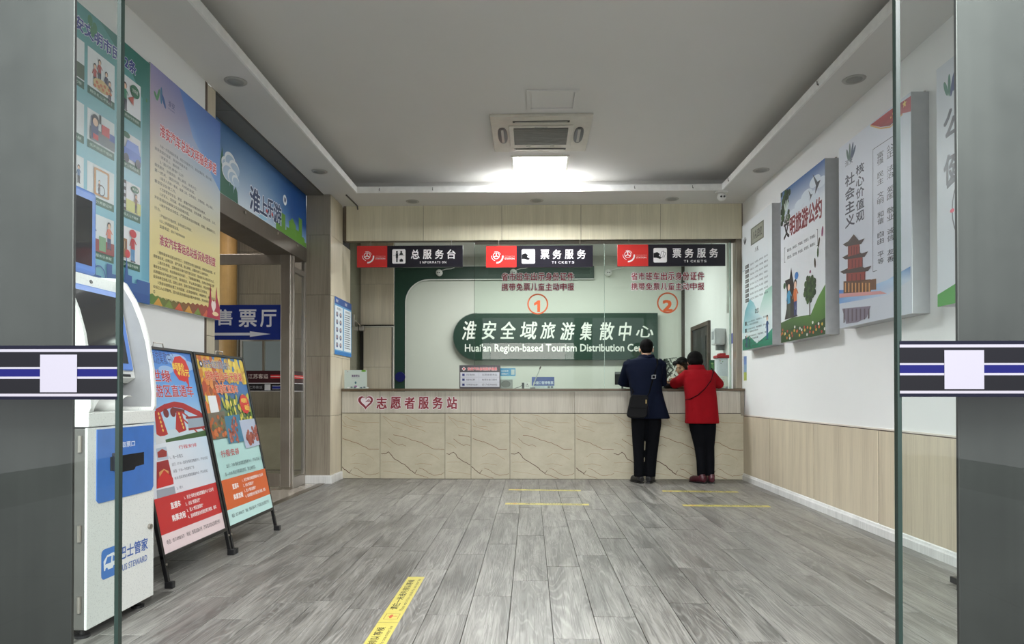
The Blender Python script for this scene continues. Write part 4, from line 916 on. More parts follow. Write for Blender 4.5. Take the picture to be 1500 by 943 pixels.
# ================================================================== SELF-SERVICE KIOSK
KY0, KY1, KX, KB = 2.85, 3.365, -1.88, -2.37
ks = root('ticket_kiosk', 'white self service ticket machine with blue panel at the left entrance', 'kiosk', ((KX+KB)/2, (KY0+KY1)/2, 0))
cab = MB().box(KB, KX-.012, KY0, KY1, .045, .90).build('cabinet', KIOSKG, ks, bevel=.004)
MB().box(KX-.012, KX, KY0, KY1, .045, .902).build('door', KIOSKW, ks, bevel=.003)
pnl = MB(); pr_ = [(KY0+.06, .585), (KY0+.075, .571), (KY1-.03, .571), (KY1-.012, .589), (KY1-.012, .893), (KY0+.06, .893)]
pnl.prism([(a, b_) for a, b_ in pr_], 'x', KX, KX+.004).build('blue_panel', KBLUE, ks, label='blue front panel')
p = left_wall_plane(KX+.0045, 0, 0)
slot = [(161.4, 669.2), (211, 661.7), (211, 679.8), (199, 683), (197, 687.5), (177.4, 691.7), (174, 689), (161.4, 689.8)]
p.ppoly(slot, (10, 14, 26), 2); p.ppoly([(161.4, 669.2), (168, 668.2), (168, 689.2), (161.4, 689.8)], (66, 68, 74), 3)
ptq(p, '取票口', 178.4, 647.5, 655.5, 197.5, (226, 232, 242), k=3, bold=.02)
p.build('slot_print', ks, PRINTG, label='dark ticket slot under white lettering')
MB().obox((KX+.008, 3.035, .742), Y_, Z_, X_, .02, .04, .010).build('slot_flap', mat('smoked_plastic', (46, 48, 54), .2), ks, bevel=.003)
p = left_wall_plane(KX+.0008, 0, 0)
q0 = p.P(148.5, 806); q1 = p.P(148.5, 850.5); u1 = q0[0]+(q0[1]-q1[1])
p.rrect(q0[0], q1[1], u1, q0[1], .022, (66, 120, 196), 1)
hh = q0[1]-q1[1]
p.poly([(q0[0]+hh*.14, q1[1]+hh*.28), (q0[0]+hh*.86, q1[1]+hh*.28), (q0[0]+hh*.90, q1[1]+hh*.62), (q0[0]+hh*.66, q1[1]+hh*.80), (q0[0]+hh*.30, q1[1]+hh*.76), (q0[0]+hh*.12, q1[1]+hh*.60)], (228, 232, 236), 2)
p.poly([(q0[0]+hh*.20, q1[1]+hh*.48), (q0[0]+hh*.52, q1[1]+hh*.48), (q0[0]+hh*.55, q1[1]+hh*.70), (q0[0]+hh*.32, q1[1]+hh*.70)], (66, 120, 196), 3)
p.poly([(q0[0]+hh*.60, q1[1]+hh*.50), (q0[0]+hh*.82, q1[1]+hh*.50), (q0[0]+hh*.80, q1[1]+hh*.62), (q0[0]+hh*.62, q1[1]+hh*.70)], (66, 120, 196), 3)
p.ell(q0[0]+hh*.28, q1[1]+hh*.29, hh*.07, hh*.07, (66, 120, 196), 3); p.ell(q0[0]+hh*.70, q1[1]+hh*.29, hh*.07, hh*.07, (66, 120, 196), 3)
ptq(p, '巴士管家', 175.6, 801.5, 821, 216.4, (58, 96, 170), k=3, bold=.03); ptq(p, 'BUS STEWARD', 175.6, 828.5, 838, 215.4, (58, 96, 170), k=3, bold=.015)
p.build('door_lettering', ks, PRINT, label='blue lettering with a bus emblem')
MB().cyl((KX, 3.322, .395), (KX+.012, 3.322, .395), .013, 16).build('lock', STEELD, ks)
for z in (.80, .42, .12): MB().cyl((KX-.03, KY0-.004, z), (KX-.03, KY0-.004, z+.07), .008, 10).build('hinge', STEELD, ks)
for (x, y) in ((KX-.05, KY1-.05), (KX-.05, KY0+.05), (KB+.05, KY1-.05), (KB+.05, KY0+.05)): MB().loft([(x, y, 0, .030, .030), (x, y, .012, .030, .030), (x, y, .014, .012, .012), (x, y, .046, .012, .012)], 16).build('foot', BLACKP, ks)
MB().box(KB, KX+.004, KY0, KY1, .906, .968).build('tray_front', KIOSKW, ks, bevel=.004)
prof = [(KB, .966), (KX+.004, .966), (-1.868, .985), (-1.868, 1.05), (-1.878, 1.173), (-1.90, 1.31), (-1.928, 1.41), (-1.97, 1.515), (-2.02, 1.598), (-2.06, 1.622), (KB, 1.64)]
MB().prism(prof, 'y', KY0, KY0+.022).build('side_cheek', KIOSKW, ks, bevel=.003); MB().prism(prof, 'y', KY1-.022, KY1).build('side_cheek', KIOSKW, ks, bevel=.003)
lin_ = [(KB, .985), (-1.884, .985), (-1.882, 1.05), (-1.892, 1.173), (-1.915, 1.305), (-1.943, 1.40), (-1.984, 1.502), (-2.03, 1.58), (-2.065, 1.60), (KB, 1.62)]
MB().prism(lin_, 'y', KY1-.0245, KY1-.0221).build('cheek_lining', mat('kiosk_lining_grey', (150, 152, 153), .4), ks, label='grey inner lining of the side cheek')
MB().prism([(KB, 1.10), (-2.0, 1.10), (-1.962, 1.125), (-2.052, 1.60), (KB, 1.63)], 'y', KY0+.022, KY1-.0246).build('head', KIOSKW, ks, bevel=.003)
MB().box(KB, -2.18, KY0+.022, KY1-.022, .966, 1.10).build('recess_back', mat('kiosk_recess_grey', (178, 178, 172), .5), ks)
for yc_ in (3.03, 3.20):
    m_ = MB(); n_ = 9; vs = []; fs = []
    for i in range(n_+1):
        t = math.pi*(.0+.62*i/n_); 
        for k_, xx in enumerate((-2.14, -1.93)): vs.append((xx+.02*math.sin(t), yc_-.075*math.cos(t)*(1-.1*k_), .969+.072*math.sin(t)))
    for i in range(n_): fs.append((2*i, 2*i+1, 2*i+3, 2*i+2))
    o_ = m_.add(vs, fs).build('paper_guide', WHITEP, ks, smooth=True); sd = o_.modifiers.new('t', 'SOLIDIFY'); sd.thickness = .003
Vt = Vector((-2.052+1.962, 0, 1.60-1.125)).normalized(); Nt = Y_.cross(Vt); Ob = Vector((-1.962, 0, 1.125))
def tilt_slab(name, y0, y1, v0, v1, n0, n1, m, **k): 
    c = Ob+Y_*((y0+y1)/2)+Vt*((v0+v1)/2)+Nt*((n0+n1)/2)
    return MB().obox(c, Y_, Vt, Nt, (y1-y0)/2, (v1-v0)/2, (n1-n0)/2).build(name, m, ks, **k)
tilt_slab('screen_frame', 2.888, 3.315, .035, .425, 0, .014, KBEZ, bevel=.008, seg=3, label='periwinkle blue screen frame')
tilt_slab('screen', 2.925, 3.278, .068, .395, .010, .0155, SCREEN, label='dark glossy touch screen')
tilt_slab('card_slot', 3.235, 3.30, .006, .018, 0, .003, BLACKP)
c = Ob+Y_*3.12+Vt*.452; MB().cyl(c, c+Nt*.004, .009, 14).build('camera_hole', BLACKP, ks)
up = MB().box(-2.19, -2.135, 2.86, 3.305, 1.625, 2.035).build('upper_display', KBEZ, ks, bevel=.02, seg=4, label='upper advert display in a periwinkle blue frame')
MB().box(-2.136, -2.1335, 2.90, 3.262, 1.668, 1.985).build('display_glass', SCREEN, up, label='dark display glass'); MB().box(-2.26, -2.19, 3.02, 3.14, 1.60, 1.8).build('display_bracket', KIOSKG, ks)

# ================================================================== A-FRAME SIGNS
def aframe(y0, lab, paint):
    y1 = y0+.78
    r = root('a_frame_sign', lab, 'a-frame sign', (-2.1, (y0+y1)/2, 0), 'black framed pavement signs along the left wall')
    bot = Vector((-1.977, 0, .155)); top = Vector((-2.22, 0, 1.325)); V = (top-bot); Ln = V.length; V.normalize(); N = Y_.cross(V)
    def pt(y, v, n): return bot+Y_*y+V*v+N*n
    def slab(name, a, b_, v0, v1, n0, n1, m, **k): return MB().obox(pt((a+b_)/2, (v0+v1)/2, (n0+n1)/2), Y_, V, N, (b_-a)/2, (v1-v0)/2, (n1-n0)/2).build(name, m, r, **k)
    slab('board', y0+.012, y1-.012, .01, Ln-.01, -.012, -.004, mat('poster_board_white'))
    slab('frame_rail', y0, y1, Ln-.018, Ln, -.016, .006, BLACKM, bevel=.002); slab('frame_rail', y0, y1, 0, .022, -.016, .006, BLACKM, bevel=.002)
    slab('frame_stile', y0, y0+.02, -.16, Ln, -.016, .006, BLACKM, bevel=.002); slab('frame_stile', y1-.02, y1, -.16, Ln, -.016, .006, BLACKM, bevel=.002)
    for yy in (y0+.010, y1-.010):
        MB().tube([(-2.222, yy, 1.27), (-2.372, yy, .012)], .011, 8).build('rear_leg', BLACKM, r)
        MB().obox((-2.372, yy, .016), X_, Y_, Z_, .020, .016, .016).build('rubber_foot', BLACKP, r, bevel=.003)
        MB().obox((-1.944, yy, .018), X_, Y_, Z_, .022, .016, .018).build('rubber_foot', BLACKP, r, bevel=.003)
        c = pt(yy, -.03, .007); MB().cyl(c, c+N*.004, .007, 10).build('bolt', STEELD, r)
    MB().tube([(-2.225, (y0+y1)/2-.06, 1.322), (-2.225, (y0+y1)/2-.05, 1.35), (-2.225, (y0+y1)/2+.05, 1.35), (-2.225, (y0+y1)/2+.06, 1.322)], .004, 6).build('carry_handle', STEELD, r)
    q = Print(bot+N*.0-Vector((0, 0, 0)), Y_, V); q.O = bot-N*.0035
    paint(q, y0+.02, y1-.02, .022, Ln-.018); q.clip(y0+.02, .022, y1-.02, Ln-.018); q.build('printed_face', r, PRINT)
    return r
def lines(q, rows, u0, v, dv, h, c, wmax=1):
    for ind, wd_, t in rows:
        if t: q.text(t, u0+ind, v-h, u0+ind+wd_, v, c, 5, bold=.01)
        v -= dv
def pf1(q, u0, u1, v0, v1):
    W_ = u1-u0; H = v1-v0
    q.vgrad(u0, v0, u1, v1, [(0, (214, 206, 212)), (.30, ((214, 216, 222), (176, 206, 226))), (.55, ((206, 222, 236), (170, 206, 230))), (.60, (176, 208, 232)), (.78, (110, 168, 226)), (1, (60, 122, 206))], 1)
    for (a, b_, r) in ((.75, .96, .09), (.9, .93, .08), (.55, .9, .06)): q.ell(u0+W_*a, v0+H*b_, r*1.4, r*.4, (150, 184, 226), 2)
    q.ptext('淮安全域旅游集散中心', 196, 516, 254, 530, (40, 56, 120), k=5)
    q.ptext('今世缘', 207, 542, 248, 559, (186, 30, 42), bold=.03, out=WHITE, outw=.02); q.ptext('旅游区直通车', 216, 564, 281, 582, (186, 30, 42), bold=.025, out=WHITE, outw=.02)
    U, V = q.P(265, 540); q.ell(U, V, .10, .085, (206, 44, 40), 5, n=9); q.poly([(U+.02, V-.07), (U+.07, V-.05), (U+.06, V-.12)], (206, 44, 40), 5)
    q.ptext('单程票价', 253, 532, 268, 542, (240, 214, 80), k=8, bold=.03); q.ptext('¥10元', 261, 542, 276, 551, (240, 214, 80), k=8, bold=.04)
    # red arch gate picture
    b0 = q.P(240, 634)[1]; t0 = q.P(300, 600)[1]
    def R(pts, c, k=4): q.ppoly(pts, c, k)
    R([(225, 640), (320, 634), (314, 600), (225, 612)], (176, 206, 226), 2); R([(225, 634), (309, 620), (312, 634), (225, 648)], (196, 212, 220), 3)
    arch = [(228, 599), (240, 592), (255, 588), (268, 590), (280, 596), (292, 602), (308, 605), (308, 611), (292, 610), (278, 604), (266, 598), (254, 596), (242, 600), (228, 608)]
    R(arch[:7]+arch[7:], (172, 38, 40), 6)
    R([(252, 596), (270, 600), (270, 606), (252, 604)], (110, 40, 40), 5)
    R([(226, 602), (234, 601), (246, 636), (236, 640), (229, 636)], (178, 44, 42), 6); R([(258, 602), (266, 603), (273, 630), (262, 634), (257, 628)], (178, 44, 42), 6)
    for (a, b_, c_, d_) in ((262, 608, 290, 634), (266, 603, 300, 630)): q.line([q.P(a, b_), q.P(c_, d_)], .012, (178, 44, 42), 6)
    R([(274, 612), (306, 609), (311, 624), (276, 628)], (150, 166, 180), 4); q.line([q.P(272, 612), q.P(306, 609)], .014, (150, 38, 38), 6); q.line([q.P(276, 629), q.P(311, 624)], .014, (150, 38, 38), 6)
    for (a, b_) in ((243, 605), (253, 604)): U, V = q.P(a, b_); q.ell(U, V, .03, .028, (120, 34, 34), 7)
    for i in range(5): U, V = q.P(232+i*1.6, 606+i*6); q.ell(U, V, .009, .010, (230, 190, 90), 8, n=6); U, V = q.P(262+i*1.6, 606+i*5); q.ell(U, V, .009, .010, (230, 190, 90), 8, n=6)
    R([(241, 644), (316, 628), (318, 636), (243, 652)], (58, 92, 48), 5); R([(228, 640), (241, 638), (243, 650), (228, 652)], (206, 210, 214), 4)
    R([(225, 652), (243, 648), (319, 636), (350, 778), (240, 814)], [(216, 222, 230), (216, 222, 230), (196, 216, 232), (214, 210, 216), (220, 206, 212)], 3)
    q.ptext('行程安排', 262, 648.5, 287, 658, (196, 44, 50), k=6, bold=.02)
    # three photographs down the left side
    for (pts, base, acc) in ((((228, 657), (243, 654), (247, 672), (230, 675)), (178, 190, 204), (150, 50, 46)), (((229, 677), (246, 673), (254, 709), (229, 716)), (150, 32, 34), (206, 150, 90)), (((229, 718), (255, 712), (262, 747), (232, 757)), (150, 154, 164), (60, 62, 60))):
        q.ppoly(list(pts), base, 5)
        cx = sum(a for a, _ in pts)/4; cy = sum(b_ for _, b_ in pts)/4
        q.ppoly([(cx-6, cy+6), (cx-7, cy-2), (cx, cy-7), (cx+7, cy-4), (cx+7, cy+4)], acc, 6)
    q.ppoly([(232, 745), (261, 738), (262, 747), (232, 757)], (120, 122, 112), 6); q.ppoly([(231, 702), (240, 688), (253, 700), (254, 709), (229, 716)], (196, 40, 40), 6)
    rows = [('1、周一至周五', 248, 668, 673, 268), ('出行：07:30—淮安全域旅游集散中心（汽车总站）', 251, 678, 683, 306), ('返程：17:25—今世缘北广场', 253, 688, 693, 285), ('18:30 到达淮安全域旅游集散中心（汽车总站）', 255, 698, 703, 306),
            ('2、周六', 258, 713, 717.5, 268), ('出行：7:00—淮安全域旅游集散中心（汽车总站）', 260, 723, 728, 313), ('返程：16:50—今世缘北广场', 262, 733.5, 738.5, 294), ('17:50 到达淮安全域旅游集散中心（汽车总站）', 264, 743, 748, 313)]
    for t, a, b_, c_, d_ in rows: ptq(q, t, a, b_, c_, d_, (60, 66, 84), k=6)
    va = q.P(232, 772)[1]; vb = q.P(240, 803)[1]; va = .375*1; 
    q.rect(u0, .125, u1, .325, (190, 42, 44), 5); q.rect(u0, v0, u1, .125, (226, 206, 208), 5)
    q.text('直通车', u0+.16, .245, u0+.27, .283, WHITE, 7, bold=.04); q.text('购票流程', u0+.15, .175, u0+.30, .213, WHITE, 7, bold=.04)
    for i, (t, wd_) in enumerate((('1、关注“淮安全域旅游集散中心”公众号', .37), ('2、点击“旅游出行”', .18), ('3、进入“景区直通车”', .20), ('4、选择需要前往的景区预订购票、乘车', .36))): q.text(t, u0+.32, .275-i*.038, u0+.32+wd_, .299-i*.038, WHITE, 7, bold=.02)
    q.text('电话：0517-89081571    地址：淮海北路67号（汽车客运总站售票厅旁）', u0+.05, .065, u1-.05, .092, (50, 44, 48), 7, bold=.01)
def pf2(q, u0, u1, v0, v1):
    W_ = u1-u0; H = v1-v0
    q.rect(u0, v0, u1, v1, (176, 214, 210), 1)
    vp = q.P(300, 604)[1]; vq = .62
    q.vgrad(u0, .60, u1, v1, [(0, (70, 90, 70)), (.3, (90, 110, 80)), (.6, (60, 110, 170)), (1, (70, 130, 190))], 2)
    def blobs(n, ua, ub, va, vb, cs, r, k, seed):
        rd = random.Random(seed)
        for i in range(n):
            u = u0+W_*(ua+(ub-ua)*rd.random()); v = v0+H*(va+(vb-va)*rd.random()); s = r*(.6+.8*rd.random())
            q.ell(u, v, s, s*1.25, rd.choice(cs), k+i % 3, n=8)
    au = [(226, 176, 60), (206, 130, 50), (230, 200, 90), (190, 96, 40), (214, 160, 60)]
    blobs(70, 0, .5, .88, 1, au, .028, 3, 1); blobs(60, .55, 1.0, .86, .98, [(230, 200, 70), (214, 184, 60), (240, 214, 110), (196, 150, 50)], .026, 3, 2)
    blobs(60, 0, .28, .62, .88, au+[(176, 70, 40), (214, 110, 60)], .026, 3, 3); blobs(40, .12, .5, .78, .88, [(206, 96, 50), (220, 140, 70), (150, 80, 44)], .022, 3, 4)
    rd = random.Random(5)
    for i in range(90):
        u = u0+W_*(.36+.60*rd.random()); v = v0+H*(.52+.24*rd.random())
        if (u-u0)/W_+(v-v0)/H*.9 < .98: continue
        q.ell(u, v, .014, .024, rd.choice([(120, 140, 50), (200, 190, 80), (160, 164, 60), (90, 116, 46), (224, 204, 90)]), 3+i % 3, n=8)
    q.ptext('淮安全域旅游集散中心', 297, 530.5, 334, 538.5, (40, 50, 100), k=10, out=WHITE, outw=.03); U, V = q.P(293, 533); q.ell(U, V, .022, .022, (30, 40, 90), 10); q.ell(U, V, .012, .012, WHITE, 11)
    ptq(q, '盱眙铁山寺·天泉湖', 298, 543, 557, 352, (206, 64, 34), k=11, bold=.04, out=(240, 224, 190), outw=.04); ptq(q, '旅游区直通车', 313, 563, 576, 347, (206, 64, 34), k=11, bold=.04, out=(240, 224, 190), outw=.04)
    # sticker with the code left blank
    q.ppoly([(302.5, 580), (314.5, 579.5), (321, 609), (308.5, 611)], (226, 228, 230), 12)
    U, V = q.P(357, 592); q.ell(U, V, .085, .075, (206, 44, 40), 12, n=9); q.text('单程票价', U-.05, V+.01, U+.05, V+.045, (240, 214, 80), 14, bold=.03); q.text('¥30元', U-.01, V-.05, U+.065, V-.005, (240, 214, 80), 14, bold=.04)
    # three photographs
    q.ppoly([(302, 606), (327, 602), (334, 640), (308, 645)], (110, 100, 84), 9); q.ppoly([(327, 610), (349, 607), (357, 646), (334, 650)], (60, 120, 150), 8); q.ppoly([(349, 616), (371, 613), (381, 651), (359, 657)], (176, 186, 206), 10)
    rd = random.Random(9)
    for i in range(40):
        a, b_ = rd.random(), rd.random()
        U, V = q.P(304+a*22+b_*5, 612+b_*30-a*2); q.ell(U, V, .02, .016, rd.choice([(176, 90, 44), (120, 110, 60), (200, 110, 60), (90, 84, 60)]), 10, n=7)
        U, V = q.P(337+a*(6+8*b_)+b_*2-(4 if b_ > .5 else 0), 612+b_*36); q.ell(U, V, .014, .014, rd.choice([(160, 84, 70), (186, 110, 90), (130, 70, 60)]), 9, n=7)
        U, V = q.P(358+a*16+b_*5, 628+b_*24-a*8+4*(1-b_)); q.ell(U, V, .02, .018, rd.choice([(156, 84, 70), (170, 96, 80), (140, 70, 60)]), 11, n=7)
    ptq(q, '行·程·安·排', 321, 660.5, 671, 349, (190, 40, 52), k=6, bold=.02)
    for t, a, b_, c_, d_ in (('出行：7:50 淮安全域旅游集散中心（汽车总站）出', 329, 680, 686, 384), ('发—10:00 到达天泉湖旅游区、铁山寺景区。', 327, 692.5, 698.5, 375), ('返程：15:10 天泉湖旅游区、铁山寺景区—17:20', 334, 703, 709, 387), ('到达淮安全域旅游集散中心（汽车总站）。', 332, 716, 722, 378)): ptq(q, t, a, b_, c_, d_, (50, 60, 70), k=6)
    q.rect(u0, .125, u1, .325, (206, 96, 44), 5); q.rect(u0, v0, u1, .125, (190, 224, 220), 5)
    q.text('直通车', u0+.14, .245, u0+.24, .283, WHITE, 7, bold=.04); q.text('购票流程', u0+.13, .175, u0+.28, .213, WHITE, 7, bold=.04)
    for i, (t, wd_) in enumerate((('1、关注“淮安全域旅游集散中心”公众号', .37), ('2、点击“旅游出行”', .18), ('3、进入“景区直通车”', .20), ('4、选择需要前往的景区预订购票、乘车', .36))): q.text(t, u0+.31, .275-i*.038, u0+.31+wd_, .299-i*.038, WHITE, 7, bold=.02)
    q.text('电话：0517-89081571    地址：淮海北路67号（汽车客运总站售票厅旁）', u0+.05, .065, u1-.05, .092, (40, 50, 56), 7, bold=.01)
aframe(3.63, 'a-frame sign with a red arch gate, partly hidden by the kiosk', pf1)
aframe(4.43, 'a-frame sign with autumn forest pictures and an orange footer', pf2)

# ================================================================== FLOOR TAPES
def tape(cx, cy, ln, rot, lab, n=1, w_=.096):
    """ln long strip; rot 0 = lettering reads along +X"""
    r = root('floor_tape', lab, 'floor tape', (cx, cy, 0), 'yellow queue tapes on the floor')
    U = Vector((math.cos(rot), math.sin(rot), 0)); V = Vector((-math.sin(rot), math.cos(rot), 0))
    q = Print(Vector((cx, cy, .0006)), U, V)
    for i in range(n):
        a = -ln*n/2+i*ln
        q.rect(a, -w_/2, a+ln-.002, w_/2, (196, 184, 92), 1)
        q.text('请在一米线外排队等候', a+ln*.24, -.004, a+ln*.92, .034, (44, 42, 30), 3, bold=.03); q.text('Please wait in line outside the one-meter line', a+ln*.22, -.034, a+ln*.94, -.016, (60, 58, 40), 3)
        q.line([(a+ln*.06, -.032), (a+ln*.16, -.032), (a+ln*.16, .032), (a+ln*.06, .032), (a+ln*.06, -.032)], .002, (120, 60, 40), 3); q.ell(a+ln*.11, .004, ln*.035, .008, (190, 90, 60), 4, n=10); q.rect(a+ln*.11, -.026, a+ln*.118, .02, (190, 90, 60), 4)
        if i: q.rect(a-.003, -w_/2, a-.001, w_/2, (110, 104, 60), 4)
    q.build('tape', r, PRINT)
tape(-.652, 3.12, .78, math.pi/2, 'long yellow lettered tape running towards the camera, nearest of all', 2)
tape(.157, 6.488, .795, -.045, 'yellow tape strip below the middle window, second from the counter')
tape(.154, 7.425, .785, -.07, 'yellow tape strip below the middle window, closest to the counter')
tape(1.827, 6.435, .80, -.045, 'worn yellow tape strip at the right window, farther from the counter')
tape(1.816, 7.366, .80, -.06, 'worn yellow tape strip at the right window, just behind the two people')
# ================================================================== TICKET OFFICE: SIGN WALL
# dark green board with a rounded inner cut-out, pale panel inside it
ga, gb, gz = -2.334, 1.077, 3.205
Rr = .40
def arc(cx, cz, r, a0, a1, n=10): return [(cx+r*math.cos(math.radians(a0+(a1-a0)*i/n)), cz+r*math.sin(math.radians(a0+(a1-a0)*i/n))) for i in range(n+1)]
gf = root('green_feature_board', 'dark green board with a rounded corner framing the pale back wall', 'wall board', (-.6, YB, 0))
MB().prism([(ga, 0), (-2.13, 0)]+[(-2.13, 2.99-Rr)]+arc(-2.13+Rr, 2.99-Rr, Rr, 180, 90)+[(gb, 2.99), (gb, gz), (ga, gz)], 'y', YB-.05, YB-.001).build('board', GREENB, gf)
MB().prism([(ga, 0), (ga-.012, 0), (ga-.012, gz+.012), (gb, gz+.012), (gb, gz), (ga, gz)], 'y', YB-.052, YB-.001).build('edge_trim', WHITEP, gf)
inn = [(-2.13, 0)]+[(-2.13, 2.99-Rr)]+arc(-2.13+Rr, 2.99-Rr, Rr, 180, 90)+[(gb, 2.99)]
inn2 = [(gb, 2.975)]+arc(-2.115+Rr-.012, 2.975-Rr+.012, Rr-.012, 90, 180)[:]+[(-2.115, 0)]
MB().prism(inn+inn2, 'y', YB-.054, YB-.045).build('white_edge', WHITEP, gf)
bt_ = MB().cyl((-2.21, YB-.053, 1.33), (-2.21, YB-.075, 1.33), .085, 24).build('exit_button', mat('dark_blue_button', (22, 26, 92), .3), label='round dark blue exit button on the green board', cat='button')
bt_.location.z = 1.245
p = front_plane(0, YB-.0755, 0); p.ring(-2.21, 1.33, .035, .045, (150, 160, 230), 1, 30, 330); 

pb = root('name_board', 'dark green board with rounded left end and white centre name', 'sign', (.4, YB-.055, 1.61))
q0, q1, z0, z1 = -1.303, 2.136, 1.614, 2.401; rr = (z1-z0)/2
MB().prism([(q1, z0), (q1, z1), (q0+rr, z1)]+arc(q0+rr, z0+rr, rr, 90, 270, 20)[1:-1]+[(q0+rr, z0)], 'y', YB-.095, YB-.001).build('board', GREENB, pb)
o_ = [(q0+rr, z1+.012)]+arc(q0+rr, z0+rr, rr+.012, 90, 270, 20)[1:-1]+[(q0+rr, z0-.012)]; i_ = [(q0+rr, z0)]+arc(q0+rr, z0+rr, rr, 270, 90, 20)[1:-1]+[(q0+rr, z1)]
MB().prism(o_+i_, 'y', YB-.08, YB-.056).build('edge_trim', mat('grey_edge_trim', (150, 156, 148), .5), pb)
p = front_plane(0, YB-.0955, 0)
name = '淮安全域旅游集散中心'; xs = [676, 705, 732, 761, 791, 820, 849, 877, 905, 931]; xe = [700, 729, 758, 789, 816, 844, 870, 902, 927, 961]
tops = [470, 470, 471, 471, 472, 472, 472, 472, 472, 477]; bots = [498, 497, 496, 497, 496, 498, 498, 498, 499, 494]
for ch, a, b_, t_, d_ in zip(name, xs, xe, tops, bots):
    u0, v1 = p.P(a, t_); u1, v0 = p.P(b_, d_); p.text(ch, u0, v0, u1-.05, v1, (236, 240, 232), 3, bold=.024, shear=.13)
u0, v1 = p.P(681, 503.5); u1, v0 = p.P(958, 518); p.text("Huai'an Region-based Tourism Distribution Center", u0, v0, u1, v1, (232, 236, 228), 3, bold=.03)
p.build('lettering', pb, PRINT, label='white lettering')

def office_camera(x, z, lab):
    r = root('wall_camera', lab, 'camera', (x, YB-.05, z), 'round cameras high on the office back wall')
    MB().cyl((x, YB, z), (x, YB-.075, z), .055, 22).build('base', WHITEP, r, bevel=.004)
    e_ = MB().ball((x+.01, YB-.10, z-.012), .055).build('eyeball', WHITEP, r, smooth=True)
    for dx in (-.012, .018): MB().cyl((x+dx, YB-.14, z-.015), (x+dx, YB-.158, z-.016), .010, 12).build('lens', BLACKP, e_)
    MB().tube([(x+.05, YB-.056, z+.04), (x+.12, YB-.058, z+.06), (x+.20, YB-.056, z+.065), (x+.26, YB-.058, z+.085)], .006, 6).build('cable', WHITEP, r)
    return r
oc0 = office_camera(-1.549, 3.10, 'round white camera on the green band, left of the ticket glass')
dup(oc0, (1.259, 0, 0), 'round white camera on the green band, behind the red lettering of window one')
dup(oc0, (2.857, 0, -.012), 'round white camera on the pale wall, near the joint of the two glass panes')

# ================================================================== COUNTER
ct = root('service_counter', 'long ticket counter with marble lower panels and pale boards above', 'counter', (.12, 8.5, 0))
MB().box(-2.318, 2.585, 8.375, 8.48, 0, 1.07).build('core', GROUT, ct)
jx = [-2.326, -1.849, -1.048, -.728, -.251, .542, 1.335, 2.13, 2.588]
pieces(ct, 'marble_panel', [(a+.002, b_-.002, 8.36, 8.375, .004, .803) for a, b_ in zip(jx[:-1], jx[1:])], MARBLE)
# brown veins: the same printed stone pattern on every slab, cut at different places
VE = [(0, .0042, [(1010, 280), (1060, 288), (1120, 310), (1160, 320), (1190, 335), (1230, 355), (1287, 357)]), (1, .0062, [(940, 378), (965, 382), (985, 370), (1000, 385), (1010, 402), (1040, 420), (1075, 440), (1100, 462), (1130, 485)]), (0, .004, [(1130, 485), (1160, 495), (1200, 508)]),
      (0, .0036, [(985, 300), (1010, 320), (1040, 335), (1060, 330), (1080, 340)]), (1, .004, [(1126, 484), (1140, 465)]), (0, .0036, [(1150, 455), (1175, 462), (1200, 480), (1230, 493), (1270, 488), (1287, 480)]), (2, .003, [(940, 425), (990, 422), (1030, 424)]),
      (2, .0034, [(1050, 170), (1100, 180), (1150, 205), (1200, 215), (1287, 216)]), (2, .0034, [(940, 172), (1000, 205), (1050, 215), (1100, 235), (1150, 250), (1185, 262)]), (2, .003, [(1140, 395), (1170, 377), (1210, 380), (1240, 395), (1260, 410)]), (2, .003, [(940, 318), (975, 330), (1000, 350)]), (2, .003, [(1130, 435), (1170, 430), (1220, 440)]),
      (2, .0028, [(960, 190), (1010, 240), (1060, 250)]), (2, .0028, [(1080, 188), (1110, 230), (1170, 238)]), (2, .0028, [(940, 470), (1010, 478), (1100, 490)])]
VC = [(132, 100, 76), (88, 58, 46), (164, 140, 110)]
rv = random.Random(11)
for (a, b_), off in zip(zip(jx[:-1], jx[1:]), (145, 0, 0, 140, 0, 140, 0, 150)):
    q = front_plane(0, 8.3598, 0)
    for ci_, w_, pts in VE:
        for sh in (0, -347):
            P_ = [(a+(x-940-off-sh)/347*.793, (513-y)/345*.80) for x, y in pts]; R_ = []
            for (s0, s1) in zip(P_[:-1], P_[1:]):
                for k in range(4): t = k/4; R_.append((s0[0]+(s1[0]-s0[0])*t+rv.uniform(-.003, .003), s0[1]+(s1[1]-s0[1])*t+rv.uniform(-.004, .004)))
            R_.append(P_[-1])
            R_ = [r_ for r_ in R_ if a+.004 < r_[0] < b_-.004]
            if len(R_) > 1: q.line(R_, w_*rv.uniform(1.0, 1.45), VC[ci_], 1)
    if q.v: q.n = 0; tag(q.build('vein_print', ct, PRINTG), kind='stuff')
jx = [-2.326, -1.849, -1.048, -.728, -.251, .542, 1.335, 2.13, 2.55]
pieces(ct, 'upper_panel', [(a+.0015, b_-.0015, 8.358, 8.375, .809, 1.072) for a, b_ in zip(jx[:-1], jx[1:])], PALEW)
MB().box(2.552, 2.592, 8.352, 8.40, .78, 1.075).build('end_post', TILE_C, ct)
p = front_plane(0, 8.3575, 0)
